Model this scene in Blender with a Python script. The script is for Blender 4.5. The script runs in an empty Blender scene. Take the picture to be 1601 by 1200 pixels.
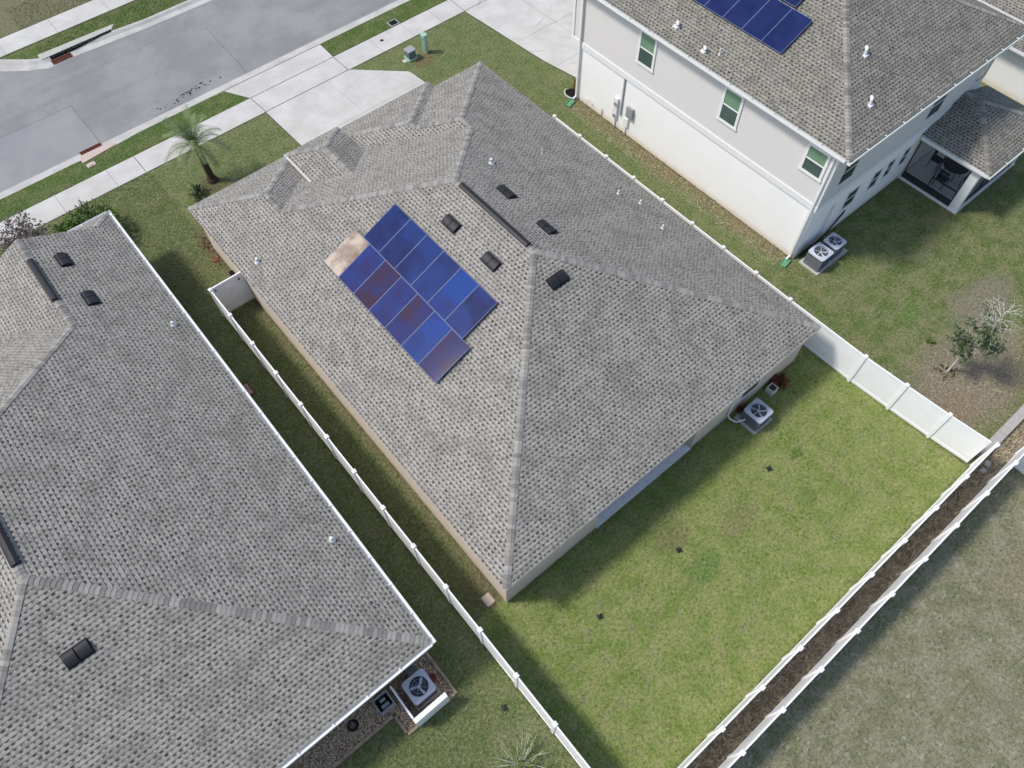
import bpy, math, random
import numpy as np
from mathutils import Vector, Matrix
R = math.radians
random.seed(7)
sc = bpy.context.scene
COL = sc.collection

# ------------------------------------------------------------------ camera, sky, sun, exposure
cam = bpy.data.cameras.new('drone_camera')
cam.sensor_width = 36.0
cam.lens = 1181.15 / 1601 * 36.0
cam.clip_start = 0.5
cam.clip_end = 2000
co = bpy.data.objects.new('drone_camera', cam)
COL.objects.link(co)
co.matrix_world = Matrix(((0.76759188, 0.55633993, -0.31825867, 0), (-0.64081274, 0.65629191, -0.39829632, 0),
                          (-0.01271755, 0.50967324, 0.86027406, 27.0), (0, 0, 0, 1)))
sc.camera = co

SUN = Vector((-0.58, 0.47, 1.0)).normalized()
EL = math.asin(SUN.z)
world = bpy.data.worlds.new('World')
sc.world = world
world.use_nodes = True
wn = world.node_tree.nodes
wn.clear()
wo = wn.new('ShaderNodeOutputWorld')
bg = wn.new('ShaderNodeBackground')
sky = wn.new('ShaderNodeTexSky')
sky.sky_type = 'NISHITA'
sky.sun_disc = False
sky.sun_elevation = EL
sky.sun_rotation = math.atan2(SUN.x, SUN.y)
sky.air_density = 1.0
sky.dust_density = 1.6
sky.ozone_density = 0.3
bg.inputs[1].default_value = 0.15
world.node_tree.links.new(sky.outputs[0], bg.inputs[0])
world.node_tree.links.new(bg.outputs[0], wo.inputs[0])
sl = bpy.data.lights.new('sun', 'SUN')
sl.energy = 2.6
sl.angle = R(9.0)
sl.color = (1.0, 0.955, 0.88)
so = bpy.data.objects.new('sun', sl)
so.rotation_euler = (-SUN).to_track_quat('-Z', 'Y').to_euler()
so.location = (-20, 30, 60)
COL.objects.link(so)
sc.view_settings.view_transform = 'Standard'
sc.view_settings.look = 'None'
sc.view_settings.exposure = 0.25
sc.view_settings.gamma = 1.0

# ------------------------------------------------------------------ node helper
class NT:
    def __init__(s, name):
        s.m = bpy.data.materials.new(name)
        s.m.use_nodes = True
        s.t = s.m.node_tree
        s.b = s.t.nodes['Principled BSDF']
        s.out = s.t.nodes['Material Output']
    def n(s, typ, **kw):
        nd = s.t.nodes.new('ShaderNode' + typ)
        for k, v in kw.items():
            setattr(nd, k, v)
        return nd
    def put(s, sock, v):
        if isinstance(v, bpy.types.NodeSocket):
            s.t.links.new(v, sock)
        elif isinstance(v, (tuple, list)):
            sock.default_value = (tuple(v) + (1,))[:len(sock.default_value)] if len(sock.default_value) == 4 else tuple(v)
        else:
            sock.default_value = v
    def math(s, op, a, b=0.0, c=None, clamp=False):
        nd = s.n('Math', operation=op, use_clamp=clamp)
        s.put(nd.inputs[0], a)
        s.put(nd.inputs[1], b)
        if c is not None:
            s.put(nd.inputs[2], c)
        return nd.outputs[0]
    def mix(s, f, a, b, mode='MIX'):
        nd = s.n('Mix', data_type='RGBA', blend_type=mode)
        s.put(nd.inputs[0], f)
        s.put(nd.inputs[6], a)
        s.put(nd.inputs[7], b)
        return nd.outputs[2]
    def ss(s, x, a, b, lo=0.0, hi=1.0, kind='SMOOTHSTEP'):
        nd = s.n('MapRange', interpolation_type=kind)
        s.put(nd.inputs[0], x)
        for i, v in zip((1, 2, 3, 4), (a, b, lo, hi)):
            s.put(nd.inputs[i], v)
        return nd.outputs[0]
    def noise(s, vec, scale, detail=3, rough=0.55, dist=0.0, out=0, dim='3D'):
        nd = s.n('TexNoise', noise_dimensions=dim)
        if vec is not None:
            s.put(nd.inputs['Vector'], vec)
        s.put(nd.inputs['Scale'], scale)
        s.put(nd.inputs['Detail'], detail)
        s.put(nd.inputs['Roughness'], rough)
        s.put(nd.inputs['Distortion'], dist)
        return nd.outputs[out]
    def comb(s, x, y, z=0.0):
        nd = s.n('CombineXYZ')
        s.put(nd.inputs[0], x)
        s.put(nd.inputs[1], y)
        s.put(nd.inputs[2], z)
        return nd.outputs[0]
    def sep(s, v):
        nd = s.n('SeparateXYZ')
        s.put(nd.inputs[0], v)
        return nd.outputs
    def white(s, vec):
        nd = s.n('TexWhiteNoise', noise_dimensions='3D')
        s.put(nd.inputs[0], vec)
        return nd.outputs
    def pos(s):
        return s.n('NewGeometry').outputs['Position']
    def uv(s):
        return s.n('UVMap', uv_map='UVMap').outputs[0]
    def bump(s, h, strength=0.3, dist=0.01):
        nd = s.n('Bump')
        s.put(nd.inputs['Strength'], strength)
        s.put(nd.inputs['Distance'], dist)
        s.put(nd.inputs['Height'], h)
        s.t.links.new(nd.outputs[0], s.b.inputs['Normal'])
    def done(s, col, rough=0.8, spec=0.3, metal=0.0):
        s.put(s.b.inputs['Base Color'], col)
        s.put(s.b.inputs['Roughness'], rough)
        s.put(s.b.inputs['Specular IOR Level'], spec)
        s.put(s.b.inputs['Metallic'], metal)
        return s.m

def simple(name, col, rough=0.6, spec=0.3, metal=0.0, var=0.12, scale=6.0, bump=0.0):
    t = NT(name)
    p = t.pos()
    a = t.noise(p, scale, 4)
    b = t.noise(p, scale * 9, 2)
    f = t.math('MULTIPLY_ADD', a, 0.6, t.math('MULTIPLY', b, 0.4))
    f = t.ss(f, 0.32, 0.68, 0, 1, 'LINEAR')
    c = t.mix(f, tuple(x * (1 - var) for x in col), tuple(min(1, x * (1 + var)) for x in col))
    if bump:
        t.bump(b, bump, 0.01)
    return t.done(c, rough, spec, metal)

# shingles: UV in metres, u along the eave, v up the slope
def shingle_mat(name, light, mid, dark, warm=0.0):
    t = NT(name)
    su = t.sep(t.uv())
    U, V = su[0], su[1]
    EX = 0.146
    r = t.math('DIVIDE', V, EX)
    row = t.math('FLOOR', r)
    fv = t.math('FRACT', r)
    rr = t.white(t.comb(row, 3.3, 1.7))[0]
    # each course: thick tabs and recessed gaps, staggered by half against the course below
    half = t.math('MULTIPLY', t.math('FRACT', t.math('MULTIPLY', row, 0.5)), 1.0)
    x0 = t.math('MULTIPLY_ADD', U, 1 / 0.19, t.math('ADD', half, t.math('MULTIPLY', rr, 0.46)))
    wob = t.noise(t.comb(t.math('MULTIPLY', U, 1.6), t.math('MULTIPLY', row, 5.37)), 1.0, 1)
    x = t.math('ADD', x0, t.math('MULTIPLY', wob, 0.8))
    cell = t.math('FLOOR', x)
    fx = t.math('FRACT', x)
    w1 = t.white(t.comb(cell, row, 0.5))
    rnd = w1[0]
    thr = t.math('MULTIPLY_ADD', rnd, 0.24, 0.34)
    rec = t.math('LESS_THAN', fx, thr)                     # recessed part
    w2 = t.white(t.comb(cell, row, t.math('ADD', rec, 7.0)))[0]
    shade = t.math('POWER', w2, 1.6)
    c = t.mix(shade, light, mid)
    gr = t.noise(t.comb(t.math('MULTIPLY', U, 1.0), V, 0.0), 160.0, 2, 0.7)
    c = t.mix(t.ss(gr, 0.35, 0.65, 0.0, 0.28, 'LINEAR'), c, dark)
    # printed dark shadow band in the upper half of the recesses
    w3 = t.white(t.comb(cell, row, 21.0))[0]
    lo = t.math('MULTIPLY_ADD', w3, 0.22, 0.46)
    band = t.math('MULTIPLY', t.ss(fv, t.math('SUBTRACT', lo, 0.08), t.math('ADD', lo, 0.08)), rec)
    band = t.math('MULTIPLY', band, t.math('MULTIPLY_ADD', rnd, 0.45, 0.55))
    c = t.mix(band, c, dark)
    # shadow under each course, painted as a dark line
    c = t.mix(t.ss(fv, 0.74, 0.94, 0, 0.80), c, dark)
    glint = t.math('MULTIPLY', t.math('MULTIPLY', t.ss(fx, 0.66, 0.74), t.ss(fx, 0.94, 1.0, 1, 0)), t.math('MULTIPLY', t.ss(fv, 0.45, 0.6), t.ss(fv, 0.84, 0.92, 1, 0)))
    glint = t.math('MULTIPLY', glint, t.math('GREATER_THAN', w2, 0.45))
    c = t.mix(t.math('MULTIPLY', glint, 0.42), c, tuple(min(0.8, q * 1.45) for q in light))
    # slow variation between bundles, faint weather streaks
    big = t.noise(t.comb(t.math('MULTIPLY', U, 1.0), t.math('MULTIPLY', V, 1.4)), 0.9, 4, 0.6)
    c = t.mix(t.ss(big, 0.42, 0.66, 0.0, 0.34), c, tuple(q * 0.45 for q in mid))
    st = t.noise(t.comb(t.math('MULTIPLY', U, 2.2), t.math('MULTIPLY', V, 0.25)), 1.6, 3)
    c = t.mix(t.ss(st, 0.55, 0.75, 0.0, 0.18), c, light)
    h = t.math('ADD', t.math('MULTIPLY', t.math('SUBTRACT', 1.0, rec), 0.45), t.math('MULTIPLY', t.math('SUBTRACT', 1.0, fv), 0.55))
    h = t.math('ADD', h, t.math('MULTIPLY', gr, 0.12))
    t.bump(h, 0.6, 0.010)
    return t.done(c, 0.92, 0.15)

def cap_mat(name, light, mid, dark):
    t = NT(name)
    su = t.sep(t.uv())
    r = t.math('FLOOR', t.math('DIVIDE', su[0], 0.146))
    f = t.math('FRACT', t.math('DIVIDE', su[0], 0.146))
    w = t.white(t.comb(r, su[2], 2.0))[0]
    c = t.mix(t.math('POWER', w, 1.1), light, mid)
    gr = t.noise(t.pos(), 120.0, 2, 0.7)
    c = t.mix(t.ss(gr, 0.35, 0.65, 0, 0.3, 'LINEAR'), c, dark)
    c = t.mix(t.ss(f, 0.86, 0.98, 0, 0.6), c, dark)
    return t.done(c, 0.92, 0.15)

S_L, S_M, S_D = (0.415, 0.394, 0.356), (0.262, 0.249, 0.226), (0.040, 0.037, 0.034)
M = {}
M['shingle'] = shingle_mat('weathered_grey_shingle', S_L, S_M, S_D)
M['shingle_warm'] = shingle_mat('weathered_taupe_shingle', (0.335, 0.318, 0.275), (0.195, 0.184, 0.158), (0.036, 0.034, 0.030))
M['cap'] = cap_mat('ridge_cap_shingle', (0.39, 0.375, 0.345), (0.215, 0.206, 0.19), S_D)
M['cap_warm'] = cap_mat('ridge_cap_taupe', (0.38, 0.365, 0.325), (0.20, 0.19, 0.17), S_D)
M['cream'] = simple('cream_stucco', (0.60, 0.52, 0.43), 0.85, 0.2, var=0.08, bump=0.25)
M['greige'] = simple('greige_stucco', (0.52, 0.49, 0.42), 0.85, 0.2, var=0.06, bump=0.25)
M['whitestucco'] = simple('white_stucco', (0.88, 0.87, 0.85), 0.85, 0.2, var=0.025, scale=1.2, bump=0.2)
M['siding'] = simple('greige_siding', (0.62, 0.60, 0.575), 0.6, 0.3, var=0.03)
M['white'] = simple('white_trim', (0.78, 0.78, 0.77), 0.45, 0.4, var=0.04)
M['vinyl'] = simple('white_vinyl', (0.87, 0.87, 0.87), 0.42, 0.4, var=0.035, scale=2.0)
M['black'] = simple('black_metal', (0.018, 0.018, 0.022), 0.55, 0.35, var=0.2)
M['darkscreen'] = simple('dark_bronze', (0.03, 0.03, 0.035), 0.55, 0.4)
M['pvc'] = simple('pale_pipe', (0.72, 0.72, 0.74), 0.4, 0.4)
M['acgrey'] = simple('light_grey_steel', (0.50, 0.53, 0.61), 0.42, 0.5, var=0.05)
M['acblade'] = simple('fan_blade_grey', (0.50, 0.53, 0.60), 0.45, 0.5)
M['acdark'] = simple('condenser_dark', (0.035, 0.04, 0.05), 0.6, 0.3)
M['acfin'] = simple('condenser_louvre', (0.16, 0.17, 0.19), 0.5, 0.4)
M['padconc'] = simple('pad_concrete', (0.46, 0.45, 0.42), 0.9, 0.2, var=0.1)
M['terracotta'] = simple('terracotta', (0.36, 0.12, 0.08), 0.8, 0.2)
M['brick'] = simple('edging_brick', (0.36, 0.27, 0.20), 0.9, 0.2, var=0.35, scale=5)
M['rust'] = simple('rusty_iron', (0.16, 0.055, 0.035), 0.9, 0.2, var=0.3)
M['hole'] = simple('dark_void', (0.012, 0.012, 0.012), 0.95, 0.1)
M['green_box'] = simple('utility_green', (0.13, 0.20, 0.165), 0.55, 0.35)
M['green_dark'] = simple('utility_dark_green', (0.10, 0.15, 0.14), 0.55, 0.35)
M['green_pale'] = simple('pedestal_green', (0.33, 0.50, 0.38), 0.55, 0.35)
M['splash_green'] = simple('splash_green', (0.12, 0.30, 0.17), 0.5, 0.4)
M['pinkstone'] = simple('pink_concrete', (0.52, 0.42, 0.37), 0.9, 0.2)
M['planter'] = simple('planter_white', (0.62, 0.64, 0.60), 0.6, 0.3)
M['stone'] = simple('grey_block', (0.36, 0.35, 0.33), 0.92, 0.2, var=0.2)
M['wood'] = simple('bark_brown', (0.075, 0.058, 0.042), 0.95, 0.1, var=0.35, scale=12, bump=0.6)
M['twig'] = simple('pale_twig', (0.55, 0.53, 0.48), 0.9, 0.1, var=0.2)
M['copper'] = simple('insulated_line', (0.02, 0.02, 0.02), 0.7, 0.2)
M['meter'] = simple('meter_grey', (0.30, 0.31, 0.33), 0.5, 0.4)
M['gutterin'] = simple('gutter_inside', (0.36, 0.40, 0.34), 0.7, 0.2)

def leafmat(name, c1, c2, scale=9.0):
    t = NT(name)
    p = t.pos()
    f = t.ss(t.noise(p, scale, 3), 0.35, 0.65, 0, 1, 'LINEAR')
    w = t.white(t.n('NewGeometry').outputs['Normal'])[0]
    f = t.math('MULTIPLY_ADD', f, 0.5, t.math('MULTIPLY', w, 0.5))
    t.put(t.b.inputs['Subsurface Weight'], 0.0)
    return t.done(t.mix(f, c1, c2), 0.6, 0.3)
M['leaf_green'] = leafmat('leaf_green', (0.065, 0.12, 0.025), (0.20, 0.29, 0.07))
M['leaf_dark'] = leafmat('leaf_dark', (0.045, 0.08, 0.03), (0.15, 0.19, 0.085))
M['leaf_lime'] = leafmat('leaf_lime', (0.12, 0.19, 0.03), (0.24, 0.32, 0.07))
M['leaf_purple'] = leafmat('leaf_purple', (0.10, 0.07, 0.068), (0.32, 0.26, 0.25))
M['leaf_red'] = leafmat('leaf_red', (0.10, 0.03, 0.015), (0.30, 0.12, 0.05))
M['palm'] = leafmat('palm_leaf', (0.09, 0.14, 0.045), (0.26, 0.33, 0.14))
M['palm_dark'] = leafmat('palm_skirt', (0.12, 0.13, 0.06), (0.24, 0.25, 0.13))

# ---- lawn colour (where each yard has its own turf); shared by the soil sheet and the blades
def lawn_nodes(t, seedoff=0.0):
    p = t.pos()
    s_ = t.sep(p)
    d1 = t.noise(p, 0.55, 4, 0.6)
    d2 = t.noise(t.comb(s_[1], s_[0], 5.0), 0.55, 4, 0.6)
    X = t.math('ADD', s_[0], t.math('MULTIPLY_ADD', d1, 1.6, -0.8))
    Y = t.math('ADD', s_[1], t.math('MULTIPLY_ADD', d2, 1.6, -0.8))
    def box(u0, u1, v0, v1, sf=0.3):
        m = t.math('MULTIPLY', t.ss(X, u0 - sf, u0 + sf), t.ss(X, u1 - sf, u1 + sf, 1, 0))
        m2 = t.math('MULTIPLY', t.ss(Y, v0 - sf, v0 + sf), t.ss(Y, v1 - sf, v1 + sf, 1, 0))
        return t.math('MULTIPLY', m, m2)
    def sbox(u0, u1, v0, v1, sf=0.04):
        m = t.math('MULTIPLY', t.ss(s_[0], u0 - sf, u0 + sf), t.ss(s_[0], u1 - sf, u1 + sf, 1, 0))
        m2 = t.math('MULTIPLY', t.ss(s_[1], v0 - sf, v0 + sf), t.ss(s_[1], v1 - sf, v1 + sf, 1, 0))
        return t.math('MULTIPLY', m, m2)
    def blob(u, v, ru, rv):
        a = t.math('POWER', t.math('ABSOLUTE', t.math('DIVIDE', t.math('SUBTRACT', X, u), ru)), 2.0)
        b = t.math('POWER', t.math('ABSOLUTE', t.math('DIVIDE', t.math('SUBTRACT', Y, v), rv)), 2.0)
        return t.ss(t.math('ADD', a, b), 0.25, 1.15, 1, 0)
    mid = t.noise(p, 1.3, 5, 0.65)
    c = t.mix(t.ss(mid, 0.35, 0.65), (0.125, 0.175, 0.058), (0.190, 0.210, 0.092))          # side strips, front lawn
    yard = t.mix(t.ss(mid, 0.36, 0.62), (0.200, 0.275, 0.062), (0.300, 0.335, 0.115))       # fenced back yard
    yard = t.mix(t.ss(t.noise(p, 2.1, 4), 0.52, 0.70, 0, 0.55), yard, (0.29, 0.28, 0.155))
    c = t.mix(t.ss(t.noise(p, 5.0, 5, 0.7), 0.54, 0.66, 0, 0.6), c, (0.22, 0.19, 0.115))
    c = t.mix(t.ss(t.noise(p, 3.7, 4, 0.7), 0.30, 0.44, 0.5, 0), c, (0.055, 0.085, 0.022))
    yard = t.mix(t.ss(t.noise(p, 6.1, 5, 0.7), 0.34, 0.46, 0.35, 0), yard, (0.11, 0.16, 0.03))
    c = t.mix(sbox(2.57, 21.2, -1.8, 5.9), c, yard)
    verge = t.mix(t.ss(mid, 0.4, 0.65), (0.075, 0.130, 0.028), (0.14, 0.17, 0.06))
    c = t.mix(box(-9, 60, 34.6, 47.6, 0.5), c, verge)
    c = t.mix(t.math('MULTIPLY', box(-9, 60, 49.3, 90, 0.2), 0.85), c, (0.20, 0.185, 0.115))
    rear = t.mix(t.ss(mid, 0.36, 0.64), (0.20, 0.205, 0.115), (0.30, 0.285, 0.195))        # thin turf beyond both fences
    wh = t.noise(p, 3.3, 5, 0.7)
    rear = t.mix(t.ss(wh, 0.55, 0.66, 0, 0.65), rear, (0.46, 0.44, 0.39))
    c = t.mix(sbox(-30, 80, -40, -2.62, 0.1), c, rear)
    nb = t.mix(t.ss(mid, 0.36, 0.62), (0.120, 0.175, 0.048), (0.225, 0.235, 0.11))         # neighbour yard right
    c = t.mix(sbox(21.0, 80, -2.0, 9.2, 0.1), c, nb)
    # bare brown ground and greener clumps
    for (u, v, ru, rv, col, k) in ((24.8, 0.6, 3.8, 2.3, (0.27, 0.225, 0.17), 0.9), (22.9, -0.1, 1.5, 0.9, (0.29, 0.205, 0.145), 0.7),
                                   (28.5, 2.4, 2.2, 1.2, (0.26, 0.23, 0.18), 0.8), (21.8, 4.5, 1.4, 0.9, (0.22, 0.20, 0.10), 0.5),
                                   (16.7, 3.0, 0.35, 0.25, (0.06, 0.15, 0.02), 0.7), (10.4, 2.1, 0.95, 0.5, (0.10, 0.21, 0.04), 0.6),
                                   (15.3, 1.6, 0.5, 0.4, (0.11, 0.21, 0.04), 0.5), (25.6, 4.2, 0.9, 0.5, (0.10, 0.22, 0.04), 0.6),
                                   (10.3, 3.6, 0.9, 0.6, (0.19, 0.17, 0.09), 0.55), (12.6, 2.6, 0.9, 0.7, (0.25, 0.22, 0.11), 0.5),
                                   (4.3, 27.6, 0.7, 1.6, (0.17, 0.13, 0.09), 0.75), (2.2, 26.5, 1.6, 1.8, (0.16, 0.16, 0.07), 0.5),
                                   (1.2, 1.6, 1.6, 1.1, (0.22, 0.24, 0.13), 0.7), (19.9, 31.9, 0.9, 0.5, (0.20, 0.125, 0.07), 0.6),
                                   (6.1, 31.0, 0.8, 0.6, (0.13, 0.10, 0.06), 0.6), (20.0, -5.6, 2.4, 0.9, (0.30, 0.22, 0.15), 0.4),
                                   (3.7, 6.6, 0.7, 0.9, (0.16, 0.13, 0.08), 0.6), (14.0, -7.2, 1.5, 0.9, (0.30, 0.25, 0.19), 0.25)):
        c = t.mix(t.math('MULTIPLY', blob(u, v, ru, rv), k), c, col)
    # bare soil at the foot of the tall white wall
    c = t.mix(t.math('MULTIPLY', box(23.35, 24.3, 9.5, 24.0, 0.35), t.ss(t.noise(p, 4.0, 5, 0.7), 0.40, 0.58, 0.1, 0.85)), c, (0.21, 0.135, 0.08))
    c = t.mix(t.math('MULTIPLY', box(3.75, 4.2, 6, 27, 0.12), 0.6), c, (0.20, 0.165, 0.10))
    tex = t.noise(p, 8.0, 6, 0.88)
    c = t.mix(t.ss(tex, 0.36, 0.50, 0.72, 0.0), c, (0.030, 0.038, 0.014))
    c = t.mix(t.ss(tex, 0.52, 0.62, 0.0, 0.42), c, (0.44, 0.43, 0.26))
    return t, p, c

def ground_dirt(mat, col, top, amt):
    nt = mat.node_tree
    t = NT.__new__(NT)
    t.m, t.t, t.b, t.out = mat, nt, nt.nodes['Principled BSDF'], nt.nodes['Material Output']
    p = t.pos()
    z = t.sep(p)[2]
    n = t.noise(p, 3.0, 5, 0.7)
    zz = t.math('ADD', z, t.math('MULTIPLY', n, -top * 0.9))
    f = t.math('MULTIPLY', t.ss(zz, -top * 0.5, top * 0.5, 1, 0), amt)
    src = t.b.inputs['Base Color'].links[0].from_socket
    t.put(t.b.inputs['Base Color'], t.mix(f, src, col))
ground_dirt(M['vinyl'], (0.55, 0.54, 0.46), 0.14, 0.35)
ground_dirt(M['whitestucco'], (0.62, 0.48, 0.34), 0.45, 0.55)
ground_dirt(M['cream'], (0.40, 0.30, 0.21), 0.35, 0.5)
t = NT('lawn')
t, p, c = lawn_nodes(t)
f1 = t.noise(p, 11.0, 5, 0.85)
f2 = t.noise(p, 30.0, 4, 0.8)
g = t.math('MULTIPLY_ADD', f1, 0.5, t.math('MULTIPLY', f2, 0.5))
c = t.mix(t.ss(g, 0.36, 0.52, 0.80, 0.0), c, (0.018, 0.022, 0.010))
c = t.mix(t.ss(g, 0.52, 0.64, 0.0, 0.55), c, (0.36, 0.35, 0.20))
t.bump(g, 1.0, 0.05)
M['lawn'] = t.done(c, 0.95, 0.1)
t = NT('grass_blade')
t, p, c = lawn_nodes(t)
rnd = t.n('VertexColor', layer_name='blade').outputs[0]
rs = t.sep(rnd)
c = t.mix(t.ss(rs[0], 0.2, 1, 0.0, 0.75), c, (0.030, 0.040, 0.014))
c = t.mix(t.ss(rs[1], 0.60, 1.0, 0.0, 0.6), c, (0.52, 0.50, 0.33))
M['blade'] = t.done(c, 0.85, 0.12)

# soil / dry brush between the fences
t = NT('dry_brush')
p = t.pos()
f = t.noise(p, 14, 5, 0.7)
c = t.mix(t.ss(f, 0.38, 0.6), (0.22, 0.175, 0.13), (0.50, 0.42, 0.31))
c = t.mix(t.ss(t.noise(p, 1.2, 3), 0.5, 0.65, 0, 0.6), c, (0.10, 0.11, 0.05))
t.bump(f, 1.0, 0.05)
M['brushsoil'] = t.done(c, 0.95, 0.1)
M['straw'] = leafmat('dry_straw', (0.16, 0.12, 0.085), (0.70, 0.62, 0.46), 5)

# asphalt
t = NT('asphalt')
p = t.pos()
s_ = t.sep(p)
f = t.noise(p, 18, 6, 0.9)
b = t.noise(p, 0.35, 5, 0.65)
c = t.mix(t.ss(b, 0.35, 0.65), (0.225, 0.224, 0.226), (0.285, 0.282, 0.280))
c = t.mix(t.ss(f, 0.32, 0.5, 0.4, 0), c, (0.09, 0.09, 0.10))
c = t.mix(t.ss(f, 0.55, 0.7, 0, 0.4), c, (0.38, 0.38, 0.39))
trk = t.noise(t.comb(t.math('MULTIPLY', s_[0], 0.05), t.math('MULTIPLY', s_[1], 1.5)), 1.0, 3)
c = t.mix(t.ss(trk, 0.5, 0.7, 0, 0.18), c, (0.14, 0.145, 0.155))
sp = t.n('TexVoronoi')
t.put(sp.inputs['Vector'], p)
t.put(sp.inputs['Scale'], 0.9)
c = t.mix(t.ss(sp.outputs['Distance'], 0.012, 0.05, 0.7, 0), c, (0.05, 0.05, 0.05))
# resurfaced patch left
patch = t.math('MULTIPLY', t.math('LESS_THAN', s_[0], 3.05), t.math('LESS_THAN', s_[1], 41.35))
c = t.mix(t.math('MULTIPLY', patch, 0.35), c, (0.30, 0.305, 0.315))
t.bump(f, 0.5, 0.01)
M['asphalt'] = t.done(c, 0.9, 0.2)
# concrete
def conc(name, a, b_, stain=0.25):
    t = NT(name)
    p = t.pos()
    s_ = t.sep(p)
    f = t.noise(p, 0.9, 6, 0.6)
    c = t.mix(t.ss(f, 0.3, 0.7), a, b_)
    g = t.noise(p, 60, 3, 0.7)
    c = t.mix(t.ss(g, 0.35, 0.65, 0, 0.12, 'LINEAR'), c, (0.2, 0.19, 0.18))
    e = t.noise(p, 2.4, 6, 0.7)
    c = t.mix(t.ss(e, 0.56, 0.75, 0, stain), c, (0.30, 0.28, 0.25))
    if name == 'concrete':
        for (cu, cv, rad) in ((27.0, 31.0, 3.4), (28.6, 30.2, 4.9), (25.2, 35.5, 5.6)):
            dd = t.math('SQRT', t.math('ADD', t.math('POWER', t.math('ABSOLUTE', t.math('SUBTRACT', s_[0], cu)), 2.0), t.math('POWER', t.math('ABSOLUTE', t.math('SUBTRACT', s_[1], cv)), 2.0)))
            dd = t.math('ABSOLUTE', t.math('SUBTRACT', dd, rad))
            c = t.mix(t.math('MULTIPLY', t.ss(dd, 0.02, 0.10, 0.35, 0.0), t.ss(t.noise(p, 0.8, 3), 0.42, 0.6)), c, (0.28, 0.27, 0.26))
    k = t.math('FLOOR', t.math('DIVIDE', s_[0], 1.5))
    w = t.white(t.comb(k, t.math('FLOOR', t.math('DIVIDE', s_[1], 3.2)), 0.0))[0]
    c = t.mix(t.math('MULTIPLY', w, 0.10), c, (0.33, 0.31, 0.28))
    t.bump(g, 0.2, 0.004)
    return t.done(c, 0.85, 0.2)
M['concrete'] = conc('concrete', (0.50, 0.485, 0.455), (0.59, 0.58, 0.553))
M['kerbconc'] = conc('kerb_concrete', (0.43, 0.42, 0.39), (0.55, 0.54, 0.51), 0.5)
M['joint'] = simple('joint_dark', (0.09, 0.085, 0.08), 0.95, 0.1)
M['soil'] = simple('soil_dark', (0.07, 0.055, 0.035), 0.95, 0.1, var=0.4)
M['slab'] = simple('patio_slab', (0.78, 0.77, 0.77), 0.85, 0.2)
# gravel
t = NT('river_gravel')
p = t.pos()
v = t.n('TexVoronoi')
t.put(v.inputs['Vector'], p)
t.put(v.inputs['Scale'], 24.0)
w = t.sep(v.outputs['Color'])
c = t.mix(w[0], (0.50, 0.31, 0.18), (0.90, 0.73, 0.52))
c = t.mix(t.ss(w[1], 0.8, 0.95, 0, 0.8), c, (0.80, 0.76, 0.68))
c = t.mix(t.ss(v.outputs['Distance'], 0.35, 0.6, 0, 0.85), c, (0.12, 0.08, 0.055))
t.bump(t.math('SUBTRACT', 1.0, v.outputs['Distance']), 1.0, 0.03)
M['gravel'] = t.done(c, 0.8, 0.2)

# solar cells: uv in metres, one mesh per panel
def cells(name, a, b_, tan=False):
    t = NT(name)
    su = t.sep(t.uv())
    fx = t.math('FRACT', t.math('DIVIDE', su[0], 0.1583))
    fy = t.math('FRACT', t.math('DIVIDE', su[1], 0.1583))
    ex = t.math('MINIMUM', fx, t.math('SUBTRACT', 1.0, fx))
    ey = t.math('MINIMUM', fy, t.math('SUBTRACT', 1.0, fy))
    line = t.ss(t.math('MINIMUM', ex, ey), 0.0, 0.09, 0.35, 0.0)
    ce = t.white(t.comb(t.math('FLOOR', t.math('DIVIDE', su[0], 0.1583)), t.math('FLOOR', t.math('DIVIDE', su[1], 0.1583)), su[2]))[0]
    n1 = t.ss(t.noise(t.pos(), 0.9, 3), 0.36, 0.64)  # reflected blue-to-brown sheen, painted as a broad noise blend
    f = t.math('MULTIPLY_ADD', n1, 0.85, t.math('MULTIPLY', ce, 0.18), clamp=True)
    c = t.mix(f, a, b_)
    if tan:  # mottled cloud reflection mixed into the cell colour
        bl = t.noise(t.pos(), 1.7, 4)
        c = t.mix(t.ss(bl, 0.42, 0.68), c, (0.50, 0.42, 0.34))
    c = t.mix(line, c, tuple(min(1, x * 1.5 + 0.012) for x in a))
    return t.done(c, 0.07, 0.14)
M['cell_blue'] = cells('cell_blue', (0.016, 0.036, 0.17), (0.022, 0.022, 0.095))
M['cell_deep'] = cells('cell_deep', (0.010, 0.018, 0.075), (0.016, 0.026, 0.10))
M['cell_bright'] = cells('cell_bright_blue', (0.010, 0.046, 0.22), (0.014, 0.030, 0.135))
M['cell_navy'] = cells('cell_navy', (0.010, 0.018, 0.080), (0.014, 0.036, 0.16))
M['cell_plum'] = cells('cell_plum', (0.040, 0.020, 0.042), (0.016, 0.028, 0.13))
M['cell_tan_reflection'] = cells('cell_tan_reflection', (0.17, 0.105, 0.08), (0.34, 0.27, 0.22), tan=True)  # tan of a reflected cloud, painted as base colour
M['pframe'] = simple('panel_frame', (0.17, 0.22, 0.38), 0.5, 0.3)
def glass(name, c):
    return simple(name, c, 0.08, 0.6, var=0.15, scale=2)
M['pane_green'] = glass('pane_blind_green', (0.17, 0.29, 0.19))
M['pane_dark'] = glass('pane_dark_green', (0.055, 0.095, 0.08))
M['pane_slate'] = glass('pane_slate', (0.035, 0.055, 0.07))
t = NT('insect_screen')
tr = t.n('BsdfTransparent')
mx = t.n('MixShader')
mx.inputs[0].default_value = 0.22
t.t.links.new(tr.outputs[0], mx.inputs[1])
t.t.links.new(t.b.outputs[0], mx.inputs[2])
t.t.links.new(mx.outputs[0], t.out.inputs[0])
M['screen'] = t.done((0.03, 0.03, 0.035), 0.7, 0.2)

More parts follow.
